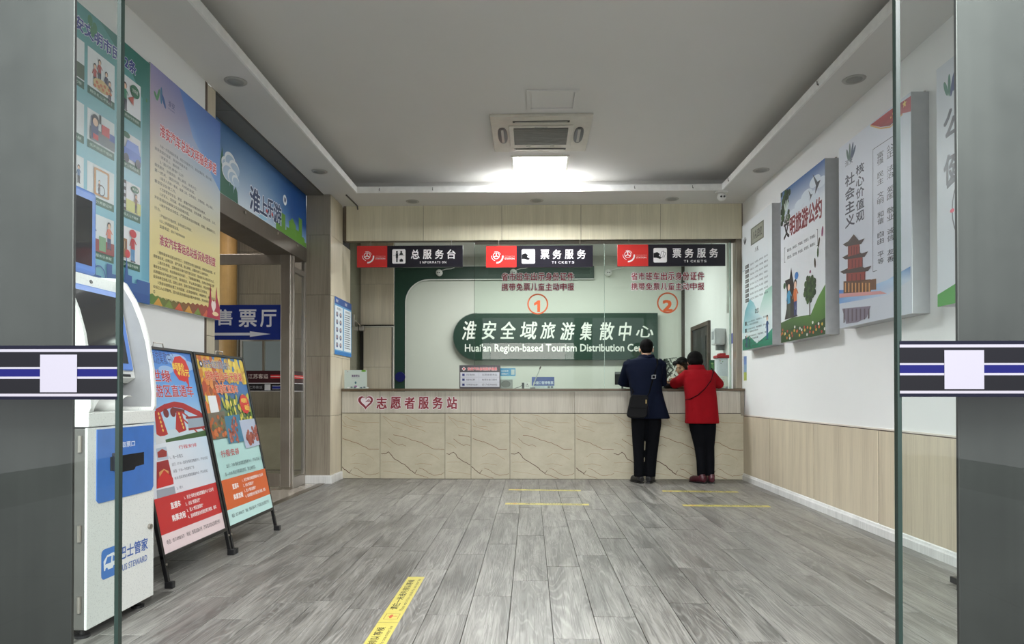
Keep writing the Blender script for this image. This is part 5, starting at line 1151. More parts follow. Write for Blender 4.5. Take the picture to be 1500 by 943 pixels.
# red heart with a hand, and the volunteer lettering
hu, hv = p.P(535.5, 589); s_ = .098
def heart(u, v, s): return [(u+s*16*math.sin(t)**3/17, v+s*(13*math.cos(t)-5*math.cos(2*t)-2*math.cos(3*t)-math.cos(4*t))/17) for t in [2*math.pi*i/32 for i in range(32)]]
p.poly(heart(hu, hv+.005, s_*1.13), (222, 208, 214), 1); p.poly(heart(hu, hv+.005, s_), (126, 26, 44), 2); p.poly(heart(hu+.004, hv+.010, s_*.70), (226, 216, 222), 3)
for i in range(4): p.line([(hu+.0+i*.016, hv+.002+i*.004), (hu+.045+i*.011, hv+.040-i*.012)], .007, (126, 26, 44), 4)
xs = [551.5, 572, 592.5, 613, 633.5, 654.5]
for ch, a in zip('志愿者服务站', xs):
    u0, v1 = p.P(a, 581); u1, v0 = p.P(a+15.2, 599); p.text(ch, u0, v0, u1, v1, (132, 26, 42), 3, bold=.045, out=(222, 208, 212), outw=.05)
p.build('volunteer_lettering', ct, PRINT, label='dark red heart and lettering')
wt = root('counter_worktop', 'brown stone worktop running along the whole ticket counter', 'worktop', (.12, 8.5, 1.075))
MB().box(-2.326, 2.597, 8.335, 8.93, 1.0765, 1.108).build('slab', CTOP, wt, bevel=.006)
ZT = 1.108

# ---- glass panes with stickers
def pane(n, x0, x1, lab, win, mid):
    r = root('ticket_glass', lab, 'glass pane', ((x0+x1)/2, 8.55, ZT), 'glass panes above the counter')
    MB().box(x0, x1, 8.545, 8.555, ZT+.001, 2.953).build('pane', OFFG, r)
    MB().box(x0-.003, x0+.001, 8.544, 8.556, ZT+.001, 2.953).build('glass_edge', EDGEG if n == 1 else mat('pale_glass_edge', (176, 196, 184), .15), r)
    q = front_plane(0, 8.5435, 0)
    q.ring(mid, q.P(0, 448)[1] if n == 1 else q.P(0, 447)[1], .113, .131, (206, 96, 52), 2, n=40)
    cv = q.P(750, 448.5)[1]
    if n == 1: q.poly([(mid+.030, cv-.073), (mid+.030, cv+.073), (mid+.002, cv+.073), (mid-.046, cv+.038), (mid-.046, cv+.006), (mid-.006, cv+.026), (mid-.006, cv-.073)], (214, 98, 48), 3)
    else: q.text('2', mid-.062, cv-.073, mid+.062, cv+.073, (214, 98, 48), 3, bold=.09)
    for t_, yt, yb in (('省市班车出示身份证件', 399.5, 411), ('携带免票儿童主动申报', 415, 425.5)):
        v1 = q.P(790, yt)[1]; v0 = q.P(790, yb)[1]
        for i, ch in enumerate(t_):
            w_ = .914/10; a = mid-.457+i*w_
            q.text(ch, a+.006, v0, a+w_-.006, v1, (168, 28, 60), 3, bold=.025, out=(250, 246, 246), outw=.085)
    q.build('window_lettering', r, PRINT, label='red lettering with an orange circled number')
    return r
pane(1, -.703, .921, 'glass pane of ticket window one with red lettering', 1, .092)
pane(2, .925, 2.47, 'glass pane of ticket window two with red lettering', 2, 1.708)
MB().box(2.474, 2.492, 8.535, 8.565, ZT+.001, 2.953).build('glass_post', mat('pale_glass_edge'), label='slim pale edge post closing the right glass pane', cat='post')
tr = root('glass_rail', 'thin steel channel holding the ticket glass under the bulkhead', 'rail', (.8, 8.55, 2.94))
MB().box(-.70, 2.53, 8.535, 8.541, 2.92, 2.954).box(-.70, 2.53, 8.559, 8.565, 2.92, 2.954).build('channel', STEELD, tr)

# ---- hanging signs
def hanging(x0, zc, lab, txt, en, person):
    w_ = 1.30; z0, z1 = zc-.132, zc+.132; xr = x0+.372
    r = root('hanging_sign', lab, 'sign', (x0+w_/2, 8.33, z0), 'red and black signs hanging over the counter')
    MB().box(x0, x0+w_, 8.30, 8.33, z0, z1).build('board', BLACKM, r, bevel=.002)
    for xx in (x0+.15, x0+w_-.15): MB().tube([(xx, 8.332, z1-.02), (xx, 8.40, z1+.09), (xx, 8.43, 2.945)], .004, 6).build('hanger_wire', STEELD, r)
    q = front_plane(0, 8.2995, 0)
    q.rect(x0, z0, xr, z1, (196, 52, 48), 1); q.rect(xr, z0, x0+w_, z1, (32, 30, 38), 1)
    u, v = x0+.125, zc+.006; wh = (236, 232, 232)
    q.ring(u, v, .054, .060, wh, 2, 175, 255, 12); q.ring(u, v, .053, .058, wh, 2, 20, 115, 14); q.ring(u+.004, v-.006, .066, .084, wh, 2, -92, 8, 16)
    q.ring(u, v+.004, .034, .041, wh, 2, 0, 360, 22)
    for k in range(3):
        t = math.radians(90+120*k); q.line([(u, v+.004), (u+.034*math.cos(t), v+.004+.034*math.sin(t))], .010, wh, 3)
    q.text('COACH', x0+.228, zc-.008, x0+.348, zc+.010, (216, 150, 146), 3); q.text('STATION', x0+.228, zc-.036, x0+.348, zc-.016, wh, 3, bold=.03)
    q.rrect(x0+.435, zc-.088, x0+.597, zc+.088, .016, wh, 2)
    bk = (26, 26, 30)
    if person:
        q.ell(x0+.492, zc+.055, .012, .013, bk, 3); q.rect(x0+.478, zc-.02, x0+.506, zc+.04, bk, 3); q.rect(x0+.483, zc-.07, x0+.501, zc-.02, bk, 3); q.ell(x0+.545, zc+.055, .012, .013, bk, 3); q.poly([(x0+.520, zc+.018), (x0+.57, zc+.018), (x0+.56, zc+.042), (x0+.53, zc+.042)], bk, 3); q.rect(x0+.447, zc+.010, x0+.585, zc+.014, bk, 3)
        q.rrect(x0+.525, zc-.065, x0+.567, zc-.035, .006, bk, 3); q.ell(x0+.546, zc-.034, .010, .008, bk, 3)
    else:
        q.poly([(x0+.437, zc-.03), (x0+.437, zc+.025), (x0+.48, zc+.04), (x0+.515, zc+.015), (x0+.50, zc-.005), (x0+.535, zc-.03), (x0+.515, zc-.045), (x0+.47, zc-.03)], bk, 3)
        q.line([(x0+.515, zc-.03), (x0+.53, zc+.04), (x0+.56, zc+.052), (x0+.548, zc-.02), (x0+.515, zc-.03)], .005, bk, 3); q.line([(x0+.555, zc+.04), (x0+.585, zc+.03), (x0+.56, zc-.03)], .005, bk, 3)
    n = len(txt)
    for i, ch in enumerate(txt): a = x0+.665+i*.1475; q.text(ch, a, zc-.032, a+.105, zc+.082, wh, 3, bold=.03)
    for i, ch in enumerate(en):
        st_ = .330/len(en) if person else .285/len(en); a = x0+(.775 if person else .80)+i*st_
        q.text(ch, a, zc-.088, a+(st_*.25 if ch == 'I' else st_*.72), zc-.060, wh, 3, bold=.02)
    q.build('printed_face', r, PRINTG); return r
hanging(-2.125, 2.725, 'hanging sign with a person pictogram and the information desk lettering', '总服务台', 'INFORMATION', True)
hanging(-.541, 2.716, 'hanging tickets sign over window one, the middle of three signs', '票务服务', 'TICKETS', False)
hanging(1.055, 2.722, 'hanging tickets sign over window two, nearest the right wall', '票务服务', 'TICKETS', False)

# ================================================================== THINGS ON THE COUNTER
def board_stand(name, lab, cat, x0, x1, y, z0, z1, th, m, paint, lean=0., pm=None):
    r = root(name, lab, cat, ((x0+x1)/2, y, z0))
    MB().box(x0, x1, y, y+th, z0, z1).build('board', m, r, bevel=.001)
    q = front_plane(0, y-.0005, 0); paint(q, x0, z0, x1, z1); q.build('printed_face', r, pm or PRINTG)
    MB().box((x0+x1)/2-.04, (x0+x1)/2+.04, y+th, y+th+.05, z0, z0+.006).build('foot', m, r)
    return r
def f_ac(q, x0, z0, x1, z1):
    q.rect(x0, z0, x1, z1, (196, 210, 204), 1); q.text('健康驿站', x0+.09, z1-.085, x1-.09, z1-.055, (96, 70, 110), 3, bold=.04); q.line([(x0+.09, z1-.095), (x1-.09, z1-.095)], .003, (130, 110, 140), 3)
    q.ell((x0+x1)/2, z0+.075, .012, .016, (70, 110, 120), 3); q.ell((x0+x1)/2+.0, z0+.03, .02, .01, (150, 100, 150), 3); q.ell(x1-.04, z1-.01, .03, .012, (110, 170, 60), 3); q.ell(x0+.04, z1-.02, .008, .005, (150, 130, 130), 3)
    for i in range(7): q.ell(x0+.05+i*.04, z0+.012+(i % 2)*.006, .016, .008, (90, 110, 120) if i % 3 else (236, 240, 240), 3, n=8)
board_stand('acrylic_notice', 'pale acrylic notice stand at the left end of the counter', 'notice', -2.31, -2.03, 8.42, ZT, 1.338, .006, mat('acrylic', (196, 214, 206), .1), f_ac)
def f_sg(q, x0, z0, x1, z1):
    q.rect(x0, z0, x1, z1, (62, 56, 60), 1); q.rect(x0+.012, z0+.02, x1-.012, z1-.088, (198, 200, 208), 2)
    q.ell(x0+.055, z1-.045, .026, .026, (222, 210, 212), 3, n=4); q.ell(x0+.055, z1-.045, .012, .012, (196, 60, 60), 4); q.text('淮安汽车总站指示信息', x0+.10, z1-.065, x1-.04, z1-.026, (206, 54, 60), 3, bold=.04, out=(230, 214, 214), outw=.06)
    h = (z1-.088-z0-.02)/3
    for i, (a, b_) in enumerate((('问询处', '志愿者服务站'), ('候检票', '售票处窗口服务'), ('车辆保险监督', '0517-83900000'))):
        v = z1-.088-h*(i+1); q.rect(x0+.012, v, x1-.012, v+.003, (150, 150, 160), 3); q.rect(x0+.035, v+.016, x0+.065, v+.044, (36, 44, 110), 3); q.text(a, x0+.085, v+.018, x0+.085+(.11 if i < 2 else .14), v+.042, (60, 60, 70), 4); q.text(b_, x0+.28, v+.018, x1-.04, v+.042, (60, 60, 70), 4); q.rect(x0+.24, v+.008, x0+.242, v+.05, (150, 150, 160), 4)
board_stand('direction_board', 'dark framed desk board with red heading and three rows', 'sign', -.878, -.371, 8.42, ZT, 1.398, .018, BLACKM, f_sg)
def f_cd(q, x0, z0, x1, z1):
    q.rect(x0, z0, x1, z1, (206, 218, 214), 1); q.rect(x0, z0+.045, x1, z1, (50, 140, 190), 2); q.text('扫码购票', x0+.04, z1-.05, x0+.13, z1-.025, WHITE, 3); q.text('便捷出行', x0+.04, z1-.085, x0+.13, z1-.06, WHITE, 3); q.rect(x1-.055, z0+.06, x1-.012, z1-.018, (196, 206, 206), 3)
board_stand('blue_card', 'small blue and white card behind the desk board', 'card', -.41, -.19, 8.66, 1.226, 1.370, .003, WHITEP, f_cd)
MB().box(-.36, -.24, 8.663, 8.70, ZT, 1.24).build('card_holder', mat('acrylic'), label='clear holder under the small blue card', cat='holder')
sp_ = root('counter_speaker', 'small grey intercom speaker behind the glass beside the desk board', 'speaker', (-.305, 8.63, ZT))
MB().box(-.395, -.225, 8.60, 8.655, ZT, 1.226).build('housing', mat('speaker_grey', (158, 160, 154), .5), sp_, bevel=.004)
g_ = MB(); g_.prism([(-.31+.058*math.cos(t), 1.167+.042*math.sin(t)) for t in [2*math.pi*i/24 for i in range(24)]], 'y', 8.597, 8.601).build('grille', mat('grille_dark', (110, 110, 106), .6), sp_)
for i in range(9): MB().box(-.31-.05*math.cos((i-4)*.3), -.31+.05*math.cos((i-4)*.3), 8.5955, 8.598, 1.133+i*.0083, 1.1355+i*.0083).build('grille_bar', mat('speaker_grey'), sp_)
nc_ = root('name_plate', 'small black and white name plate with a cable on the counter', 'name plate', (-.06, 8.64, ZT))
MB().box(-.108, -.078, 8.62, 8.68, ZT, 1.185).build('black_block', BLACKP, nc_, bevel=.003); MB().box(-.078, .0, 8.625, 8.64, ZT, 1.190).build('white_card', WHITEP, nc_)
q = front_plane(0, 8.6245, 0); q.ell(-.04, 1.165, .008, .008, (60, 60, 66), 1); q.text('售票', -.06, 1.135, -.018, 1.148, (70, 70, 76), 2); q.build('card_print', nc_, PRINT)
MB().tube([(-.108, 8.63, 1.15), (-.14, 8.63, 1.13), (-.20, 8.62, ZT+.006)], .0035, 6).build('cable', BLACKP, nc_)
mc = root('gooseneck_microphone', 'thin leaning gooseneck microphone in front of the blue notice', 'microphone', (.04, 8.62, ZT))
MB().cyl((.028, 8.615, ZT), (.028, 8.615, ZT+.018), .032, 20).build('base', GREYP, mc, bevel=.003); MB().tube([(.028, 8.615, ZT+.015), (.045, 8.615, 1.18), (.085, 8.615, 1.28), (.118, 8.615, 1.36)], .0065, 8).build('stem', mat('light_stem', (190, 194, 188), .4), mc); MB().tube([(.116, 8.615, 1.355), (.130, 8.613, 1.39)], [.008, .011], 10).build('capsule', mat('capsule_grey', (96, 86, 80), .5), mc)
def f_bn(q, x0, z0, x1, z1):
    q.rect(x0, z0, x1, z1, (206, 216, 216), 1); q.rect(x0, z0+.035, x1, z1, (44, 74, 150), 2); q.text('本窗口暂停售票', x0+.015, z0+.052, x1-.012, z0+.092, (214, 222, 236), 3, bold=.04); q.text('请到其他窗口购票', x0+.02, z0+.012, x0+.16, z0+.024, (100, 120, 150), 3); q.rect(x1-.085, z0+.004, x1-.055, z0+.03, (110, 116, 120), 3); q.rect(x1-.045, z0+.004, x1-.015, z0+.03, (110, 116, 120), 3)
board_stand('paused_notice', 'blue window closed notice standing behind the microphone', 'notice', .017, .302, 8.65, 1.112, 1.258, .004, WHITEP, f_bn)
mo = root('desk_monitor', 'dark monitor seen edge on behind the man in navy', 'monitor', (1.14, 8.9, ZT))
MB().prism([(1.08, 8.78), (1.27, 8.70), (1.285, 8.735), (1.09, 8.815)], 'z', 1.16, 1.325).build('screen', BLACKP, mo, bevel=.004); MB().prism([(1.08, 8.779), (1.27, 8.699), (1.27, 8.695), (1.08, 8.775)], 'z', 1.295, 1.325).build('bezel', GREYP, mo); MB().box(1.14, 1.22, 8.76, 8.84, ZT, ZT+.008).build('foot', GREYP, mo); MB().cyl((1.18, 8.80, ZT), (1.18, 8.78, 1.2), .014, 10).build('neck', GREYP, mo)
# office desk behind the counter carrying the plant and the white bin
dk = root('office_desk', 'white desk behind the ticket glass carrying the plant', 'desk', (1.6, 9.45, 0))
MB().box(.9, 2.36, 9.22, 9.72, .98, 1.01).build('desktop', WHITEP, dk)
for (x, y) in ((.94, 9.26), (2.32, 9.26), (.94, 9.68), (2.32, 9.68)): MB().box(x-.02, x+.02, y-.02, y+.02, 0, .98).build('leg', GREYP, dk)
pg = root('potted_plant', 'potted plant with narrow arching dark leaves between man and clerk', 'plant', (1.80, 9.5, 1.01))
MB().loft([(1.80, 9.5, 1.01, .065, .065), (1.80, 9.5, 1.12, .085, .085), (1.80, 9.5, 1.13, .09, .09)], 20).build('pot', mat('grey_pot', (110, 108, 100), .5), pg, smooth=False)
MB().loft([(1.80, 9.5, 1.115, .082, .082), (1.80, 9.5, 1.138, .07, .07)], 16).build('soil', mat('soil', (50, 40, 32), .9), pg)
LEAF = mat('dark_leaf', (24, 44, 26), .4); rd = random.Random(3)
for i in range(46):
    t = rd.uniform(0, 6.28); L = rd.uniform(.16, .34); h = rd.uniform(.22, .46); vs = []; fs = []; n = 7
    for k in range(n):
        s = k/(n-1); r = .02+L*s; z = 1.13+h*math.sin(min(1, s*1.25)*math.pi/1.6)-(.10*s*s); w_ = .018*math.sin(math.pi*min(1, s*.9+.1))+.0015
        c = Vector((1.80+r*math.cos(t), 9.5+r*.55*math.sin(t), z)); sd = Vector((-math.sin(t), math.cos(t), .25))*w_
        vs += [c-sd, c+Vector((0, 0, -w_*.4)), c+sd]
    for k in range(n-1): fs += [(3*k, 3*k+1, 3*k+4, 3*k+3), (3*k+1, 3*k+2, 3*k+5, 3*k+4)]
    MB().add(vs, fs).build('leaf', LEAF, pg, smooth=True)
bn_ = root('donation_box', 'tall white box with a red lid at the right end of the counter', 'box', (2.46, 8.75, ZT))
MB().prism([(2.375, 8.70), (2.50, 8.70), (2.50, 8.86), (2.375, 8.86)], 'z', ZT+.0005, 1.50).build('body', mat('bin_white', (226, 231, 240), .35), bn_, bevel=.01, seg=3)
MB().prism([(2.355, 8.685), (2.515, 8.685), (2.515, 8.875), (2.355, 8.875)], 'z', 1.495, 1.535).build('lid', mat('red_lid', (176, 36, 44), .4), bn_, bevel=.012, seg=3); MB().box(2.395, 2.48, 8.72, 8.84, 1.535, 1.56).build('lid_grip', mat('red_lid'), bn_, bevel=.01)
q = front_plane(0, 8.6995, 0)
for i, (a, b_) in enumerate(((2.40, 1.46), (2.43, 1.45), (2.41, 1.43))): q.ell(a, b_, .008, .005, [(196, 150, 110), (110, 150, 110), (90, 90, 110)][i], 1)
q.build('sticker', bn_, PRINT)
gl = root('green_leaflet_stand', 'narrow green leaflet stand leaning beside the white box', 'leaflet', (2.34, 8.82, ZT))
MB().prism([(2.275, 8.74), (2.345, 8.76), (2.343, 8.768), (2.273, 8.748)], 'z', ZT+.001, 1.475).build('board', mat('leaflet_green', (40, 96, 62), .4), gl)
q = Print((2.275, 8.7395, 0), Vector((.07, .02, 0)), Z_); q.ell(.045, 1.39, .018, .035, (96, 150, 90), 1); q.ell(.04, 1.43, .02, .012, (150, 190, 120), 1); q.ell(.05, 1.30, .012, .03, (190, 200, 190), 1); q.ell(.055, 1.25, .014, .03, (200, 205, 200), 1); q.build('printed_face', gl)
pp = root('form_sheets', 'white form sheets propped against the white box', 'papers', (2.40, 8.60, ZT))
for i, (dx, a) in enumerate(((0, -.12), (.02, .02), (-.01, -.25))):
    c = Vector((2.37+dx, 8.615+.006*i, 1.205-.005*i)); U = Vector((math.cos(a), 0, math.sin(a))); Vv = Vector((-math.sin(a)*.9, .35, math.cos(a)*.9)).normalized(); Nn = U.cross(Vv)
    o_ = MB().obox(c, U, Vv, Nn, .085, .068, .0006).build('sheet', mat('paper_white', (228, 228, 220), .6), pp)
    if i == 0:
        q = Print(c+Nn*.0012, U, Vv) if Nn.y < 0 else Print(c-Nn*.0012, -U, Vv)
        for k in range(5): q.rect(-.065+.01*(k % 2), .045-k*.022, .06, .048-k*.022, (90, 92, 90), 1)
        q.build('printed_lines', pp)
# wall boxes inside the office, right of the brown door
wp = root('wall_dispenser', 'light grey wall dispenser on the right office wall', 'dispenser', (XR, 9.1, 1.66))
MB().box(XR-.15, XR, 9.15, 9.33, 1.70, 1.92).build('housing', mat('dispenser_grey', (226, 229, 233), .4), wp, bevel=.02, seg=3); MB().box(XR-.153, XR-.149, 9.19, 9.29, 1.77, 1.88).build('window', mat('dispenser_window', (150, 154, 162), .3), wp); MB().box(XR-.10, XR, 9.21, 9.29, 1.63, 1.70).build('spout', GREYP, wp)
bs = root('blue_wall_sign', 'small violet blue sign on the right office wall beside the post', 'sign', (XR, 8.85, 1.7))
MB().box(XR-.008, XR, 8.74, 8.98, 1.66, 1.84).build('board', WHITEP, bs); MB().box(XR-.012, XR-.008, 8.75, 8.97, 1.69, 1.82).build('blue_face', mat('violet_blue', (70, 76, 150), .4), bs)
MB().tube([(XR-.02, 8.98, 2.1), (XR-.02, 8.98, 3.2)], .022, 10).build('white_pipe', WHITEP, label='white vertical pipe on the right office wall', cat='pipe')
# ================================================================== PEOPLE
def placed(fn, M):
    m = MB(); fn(m); m.v = [tuple(M @ Vector(v)) for v in m.v]; return m
def join(*ms):
    r = MB()
    for m in ms: r.add(m.v, m.f)
    return r
def head_geo(m, s=1.0):        # x right, y face forward, z up; origin between the ears
    m.ball((0, -.012, .030), (.074, .094, .088), 24, 16); m.ball((0, .022, -.018), (.062, .072, .078), 24, 16)
    m.ball((0, .050, -.072), (.036, .036, .030)); m.tube([(0, -.028, -.02), (0, -.034, -.10), (0, -.05, -.17)], [.052, .050, .062], 16)
    m.tube([(0, .086, .012), (0, .104, -.018), (0, .100, -.026)], [.009, .014, .012], 10); m.ball((.012, .094, -.026), (.010, .010, .008)); m.ball((-.012, .094, -.026), (.010, .010, .008))
    m.ball((.030, .078, -.012), (.022, .016, .020)); m.ball((-.030, .078, -.012), (.022, .016, .020)); m.ball((0, .084, .034), (.045, .012, .012))
    for sx in (-1, 1): m.ball((sx*.078, -.006, -.004), (.010, .020, .032), 12, 8)
    m.ball((0, .086, -.050), (.024, .010, .007)); m.ball((0, .084, -.060), (.020, .010, .007))
def hand_geo(m, side=1):       # x across, y along the fingers, z back of the hand; wrist at origin
    m.tube([(0, -.03, 0), (0, .01, 0), (0, .05, 0), (0, .088, -.002)], [(.022, .026), (.020, .032), (.015, .040), (.013, .038)], 14)
    for i, (x, L) in enumerate(((-.031, .066), (-.0105, .078), (.0105, .072), (.031, .056))):
        m.tube([(x*.95, .07, 0), (x*1.08, .09+L*.25, .004), (x*1.15, .09+L*.66, -.010), (x*1.15, .09+L*.92, -.026)], [.0095, .0090, .0082, .0070], 9)
    m.tube([(-side*.024, .018, -.004), (-side*.052, .045, -.012), (-side*.060, .075, -.018), (-side*.055, .096, -.024)], [.013, .012, .0105, .008], 9)
def frame_to(c, fwd, up=(0, 0, 1)):
    f = Vector(fwd).normalized(); r = f.cross(Vector(up)).normalized(); u = r.cross(f)
    return Matrix(((r.x, f.x, u.x, c[0]), (r.y, f.y, u.y, c[1]), (r.z, f.z, u.z, c[2]), (0, 0, 0, 1)))
def shoe(name, parent, heel, toe, m):
    h = Vector(heel); t = Vector(toe); d = (t-h)
    a = MB().tube([h+Z_*.045, h+d*.15+Z_*.050, h+d*.45+Z_*.046, h+d*.75+Z_*.036, h+d*.93+Z_*.030, t+Z_*.026], [(.030, .034), (.040, .040), (.038, .040), (.036, .045), (.026, .038), (.012, .020)], 16)
    a.tube([h+d*.18+Z_*.06, h+d*.20+Z_*.105], [.042, .040], 14)
    o = a.build(name, m, parent, voxel=.006, smoothit=3)
    f = d.normalized(); r = Vector((f.y, -f.x, 0)); pts = []
    for s_, w_ in ((-.02, .026), (.2, .036), (.5, .034), (.78, .042), (.95, .030), (1.02, .012)): pts.append(h+d*s_+r*w_)
    for s_, w_ in ((1.02, .012), (.95, .030), (.78, .042), (.5, .034), (.2, .036), (-.02, .026)): pts.append(h+d*s_-r*w_)
    MB().prism([(p_.x, p_.y) for p_ in pts], 'z', 0, .014).build('sole', BLACKP, o)
    return o
def arm(m, pts, rads): m.tube(pts, rads, 14)
NAVY = mat('navy_wool', spec=.08, rough=.85, build=b_cloth((9, 14, 28), (16, 23, 42)))
REDW = mat('red_wool', spec=.08, rough=.9, build=b_cloth((112, 10, 18), (146, 20, 28)))
BLKT = mat('black_trousers', spec=.08, rough=.85, build=b_cloth((8, 9, 12), (15, 16, 21)))
BAGM = mat('black_bag_nylon', spec=.15, rough=.6, build=b_cloth((11, 11, 13), (22, 22, 25), 260))
STRAP = mat('bag_strap', (9, 9, 11), .8, spec=.1)

# ---------------- man in the navy coat
mn = root('person', 'person in a long navy coat and black trousers leaning on the counter, seen from behind', 'person', (1.37, 8.10, 0), 'people at the ticket window')
HM = frame_to((1.392, 8.235, 1.572), (.10, 1, -.16))
b_ = placed(head_geo, HM)
b_.loft([(1.36, 8.09, .80, .15, .10), (1.355, 8.10, .95, .16, .10), (1.35, 8.13, 1.15, .155, .10), (1.35, 8.16, 1.32, .18, .10), (1.355, 8.18, 1.42, .15, .085), (1.375, 8.19, 1.47, .07, .06)])
b_.tube([(1.295, 8.09, .88), (1.285, 8.075, .70), (1.283, 8.09, .46), (1.278, 8.06, .26), (1.276, 8.055, .07)], [.085, .078, .055, .050, .036], 16)
b_.tube([(1.435, 8.10, .88), (1.445, 8.09, .70), (1.432, 8.10, .46), (1.412, 8.075, .26), (1.402, 8.07, .07)], [.085, .078, .055, .050, .036], 16)
LE, RE = (1.115, 8.27, 1.185), (1.585, 8.27, 1.185); LW, RW = (1.235, 8.40, 1.163), (1.475, 8.40, 1.163)
for sh, el, wr in (((1.175, 8.17, 1.41), LE, LW), ((1.545, 8.17, 1.41), RE, RW)): b_.tube([sh, ((sh[0]+el[0])/2, (sh[1]+el[1])/2, (sh[2]+el[2])/2), el, ((el[0]*.5+wr[0]*.5), (el[1]+wr[1])/2, 1.155), wr], [.052, .047, .042, .036, .026], 14)
HLm = placed(lambda m: hand_geo(m, -1), frame_to((1.235, 8.405, 1.145), (.65, .42, 0))); HRm = placed(lambda m: hand_geo(m, 1), frame_to((1.475, 8.405, 1.145), (-.65, .42, 0)))
body = join(b_, HLm, HRm).build('body', SKIN, mn, voxel=.0055, smoothit=2)
hair = placed(lambda m: (m.ball((0, -.020, .044), (.081, .098, .088), 24, 16), m.ball((0, -.056, -.006), (.068, .052, .058), 20, 12), m.ball((0, .045, .085), (.060, .05, .035), 16, 10), m.ball((.070, .016, .030), (.012, .026, .026)), m.ball((-.070, .016, .030), (.012, .026, .026))), HM).build('hair', HAIR, mn, voxel=.006, smoothit=2)
ctm = MB().loft([(1.405, 8.06, .755, .232, .150), (1.40, 8.062, .80, .222, .148), (1.385, 8.075, .92, .203, .142), (1.368, 8.095, 1.06, .186, .135), (1.355, 8.125, 1.20, .192, .135), (1.35, 8.15, 1.32, .222, .135), (1.35, 8.165, 1.40, .228, .122), (1.355, 8.175, 1.448, .185, .105), (1.37, 8.185, 1.475, .105, .085), (1.38, 8.19, 1.49, .080, .075)], 36, 2.3)
for sh, el, wr in (((1.175, 8.165, 1.395), LE, LW), ((1.545, 8.165, 1.395), RE, RW)):
    mid = tuple((sh[i]+el[i])/2 for i in range(3)); fm = tuple((el[i]+wr[i])/2 for i in range(3))
    ctm.tube([(sh[0]*.9+1.355*.1, sh[1], sh[2]+.005), sh, mid, (el[0], el[1], el[2]-.005), fm, wr], [.070, .072, .066, .064, .054, .044], 18)
# a few soft folds down the back and the raised vent seam
for (x, a, z0_, z1_) in ((1.30, .010, .78, 1.05), (1.43, .012, .78, 1.10), (1.50, .010, .77, 1.0), (1.22, .009, .78, .98)): ctm.tube([(x, 7.945, z0_), (x-.01, 7.965, (z0_+z1_)/2), (x-.02, 7.99, z1_)], [.016, .013, .006], 10)
coat = ctm.build('coat', NAVY, mn, voxel=.008, smoothit=4, label='long navy coat flaring below the waist')
cm_ = MB(); n = 24
for k in range(2): pass
cm_.loft([(1.378, 8.188, 1.465, .098, .090), (1.384, 8.195, 1.50, .082, .080), (1.388, 8.20, 1.525, .078, .076), (1.386, 8.198, 1.50, .092, .090), (1.378, 8.185, 1.462, .112, .104)], 26, 2.0, cap=False)
cm_.build('collar', NAVY, coat, voxel=.006, smoothit=2)
MB().box(1.3625, 1.3655, 7.900, 7.93, .77, .90).build('vent_seam', mat('navy_dark_seam', (12, 16, 32), .9), coat)
trm = MB().tube([(1.292, 8.09, .92), (1.276, 8.078, .70), (1.270, 8.085, .48), (1.272, 8.062, .27), (1.274, 8.058, .075)], [.108, .090, .070, .060, .060], 20).tube([(1.43, 8.10, .92), (1.446, 8.09, .70), (1.435, 8.095, .48), (1.414, 8.078, .27), (1.402, 8.07, .075)], [.108, .096, .078, .069, .066], 20)
trm.ball((1.365, 8.09, .86), (.16, .11, .10)); trm.build('trousers', BLKT, mn, voxel=.008, smoothit=3)
SHOE = mat('dark_grey_leather', (24, 23, 25), .5)
shoe('shoe', mn, (1.30, 8.005, 0), (1.215, 8.25, 0), SHOE); shoe('shoe', mn, (1.375, 8.015, 0), (1.475, 8.25, 0), SHOE)

bg_ = root('shoulder_bag', 'black shoulder bag hanging at the left hip of the person in navy', 'bag', (1.225, 7.90, .765))
MB().prism([(1.105, .80), (1.125, .772), (1.30, .765), (1.335, .80), (1.345, .99), (1.325, 1.025), (1.165, 1.03), (1.145, 1.0)], 'y', 7.835, 7.905).build('bag_body', BAGM, bg_, bevel=.014, seg=3)
MB().prism([(1.135, .90), (1.15, .885), (1.325, .88), (1.338, .90), (1.345, 1.0), (1.325, 1.03), (1.163, 1.034), (1.145, 1.01)], 'y', 7.826, 7.838).build('flap', BAGM, bg_, bevel=.005, label='front flap')
MB().obox((1.318, 7.822, .955), X_, Y_, Z_, .005, .003, .022).build('zip_pull', mat('brass_zip', (176, 150, 100), .3, .8), bg_)
sp1 = [(1.335, 7.90, 1.0), (1.375, 7.935, 1.06), (1.41, 7.965, 1.18), (1.448, 7.99, 1.28), (1.485, 8.03, 1.395), (1.492, 8.09, 1.455), (1.47, 8.18, 1.46)]
MB().tube(sp1, [(.013, .004)]*len(sp1), 8).build('strap', STRAP, bg_); MB().tube([(1.16, 7.90, 1.02), (1.19, 7.945, 1.08), (1.17, 7.97, 1.12)], [(.012, .004)]*3, 8).build('strap', STRAP, bg_)
u_, v_ = (1.428, 7.972, 1.235), .022
MB().obox((1.440, 7.974, 1.262), X_, Y_, Z_, .020, .003, .003).obox((1.424, 7.968, 1.222), X_, Y_, Z_, .020, .003, .003).obox((1.412, 7.971, 1.242), X_, Y_, Z_, .003, .003, .020).obox((1.452, 7.971, 1.242), X_, Y_, Z_, .003, .003, .020).build('buckle', mat('buckle_grey', (150, 150, 152), .35, .6), bg_)

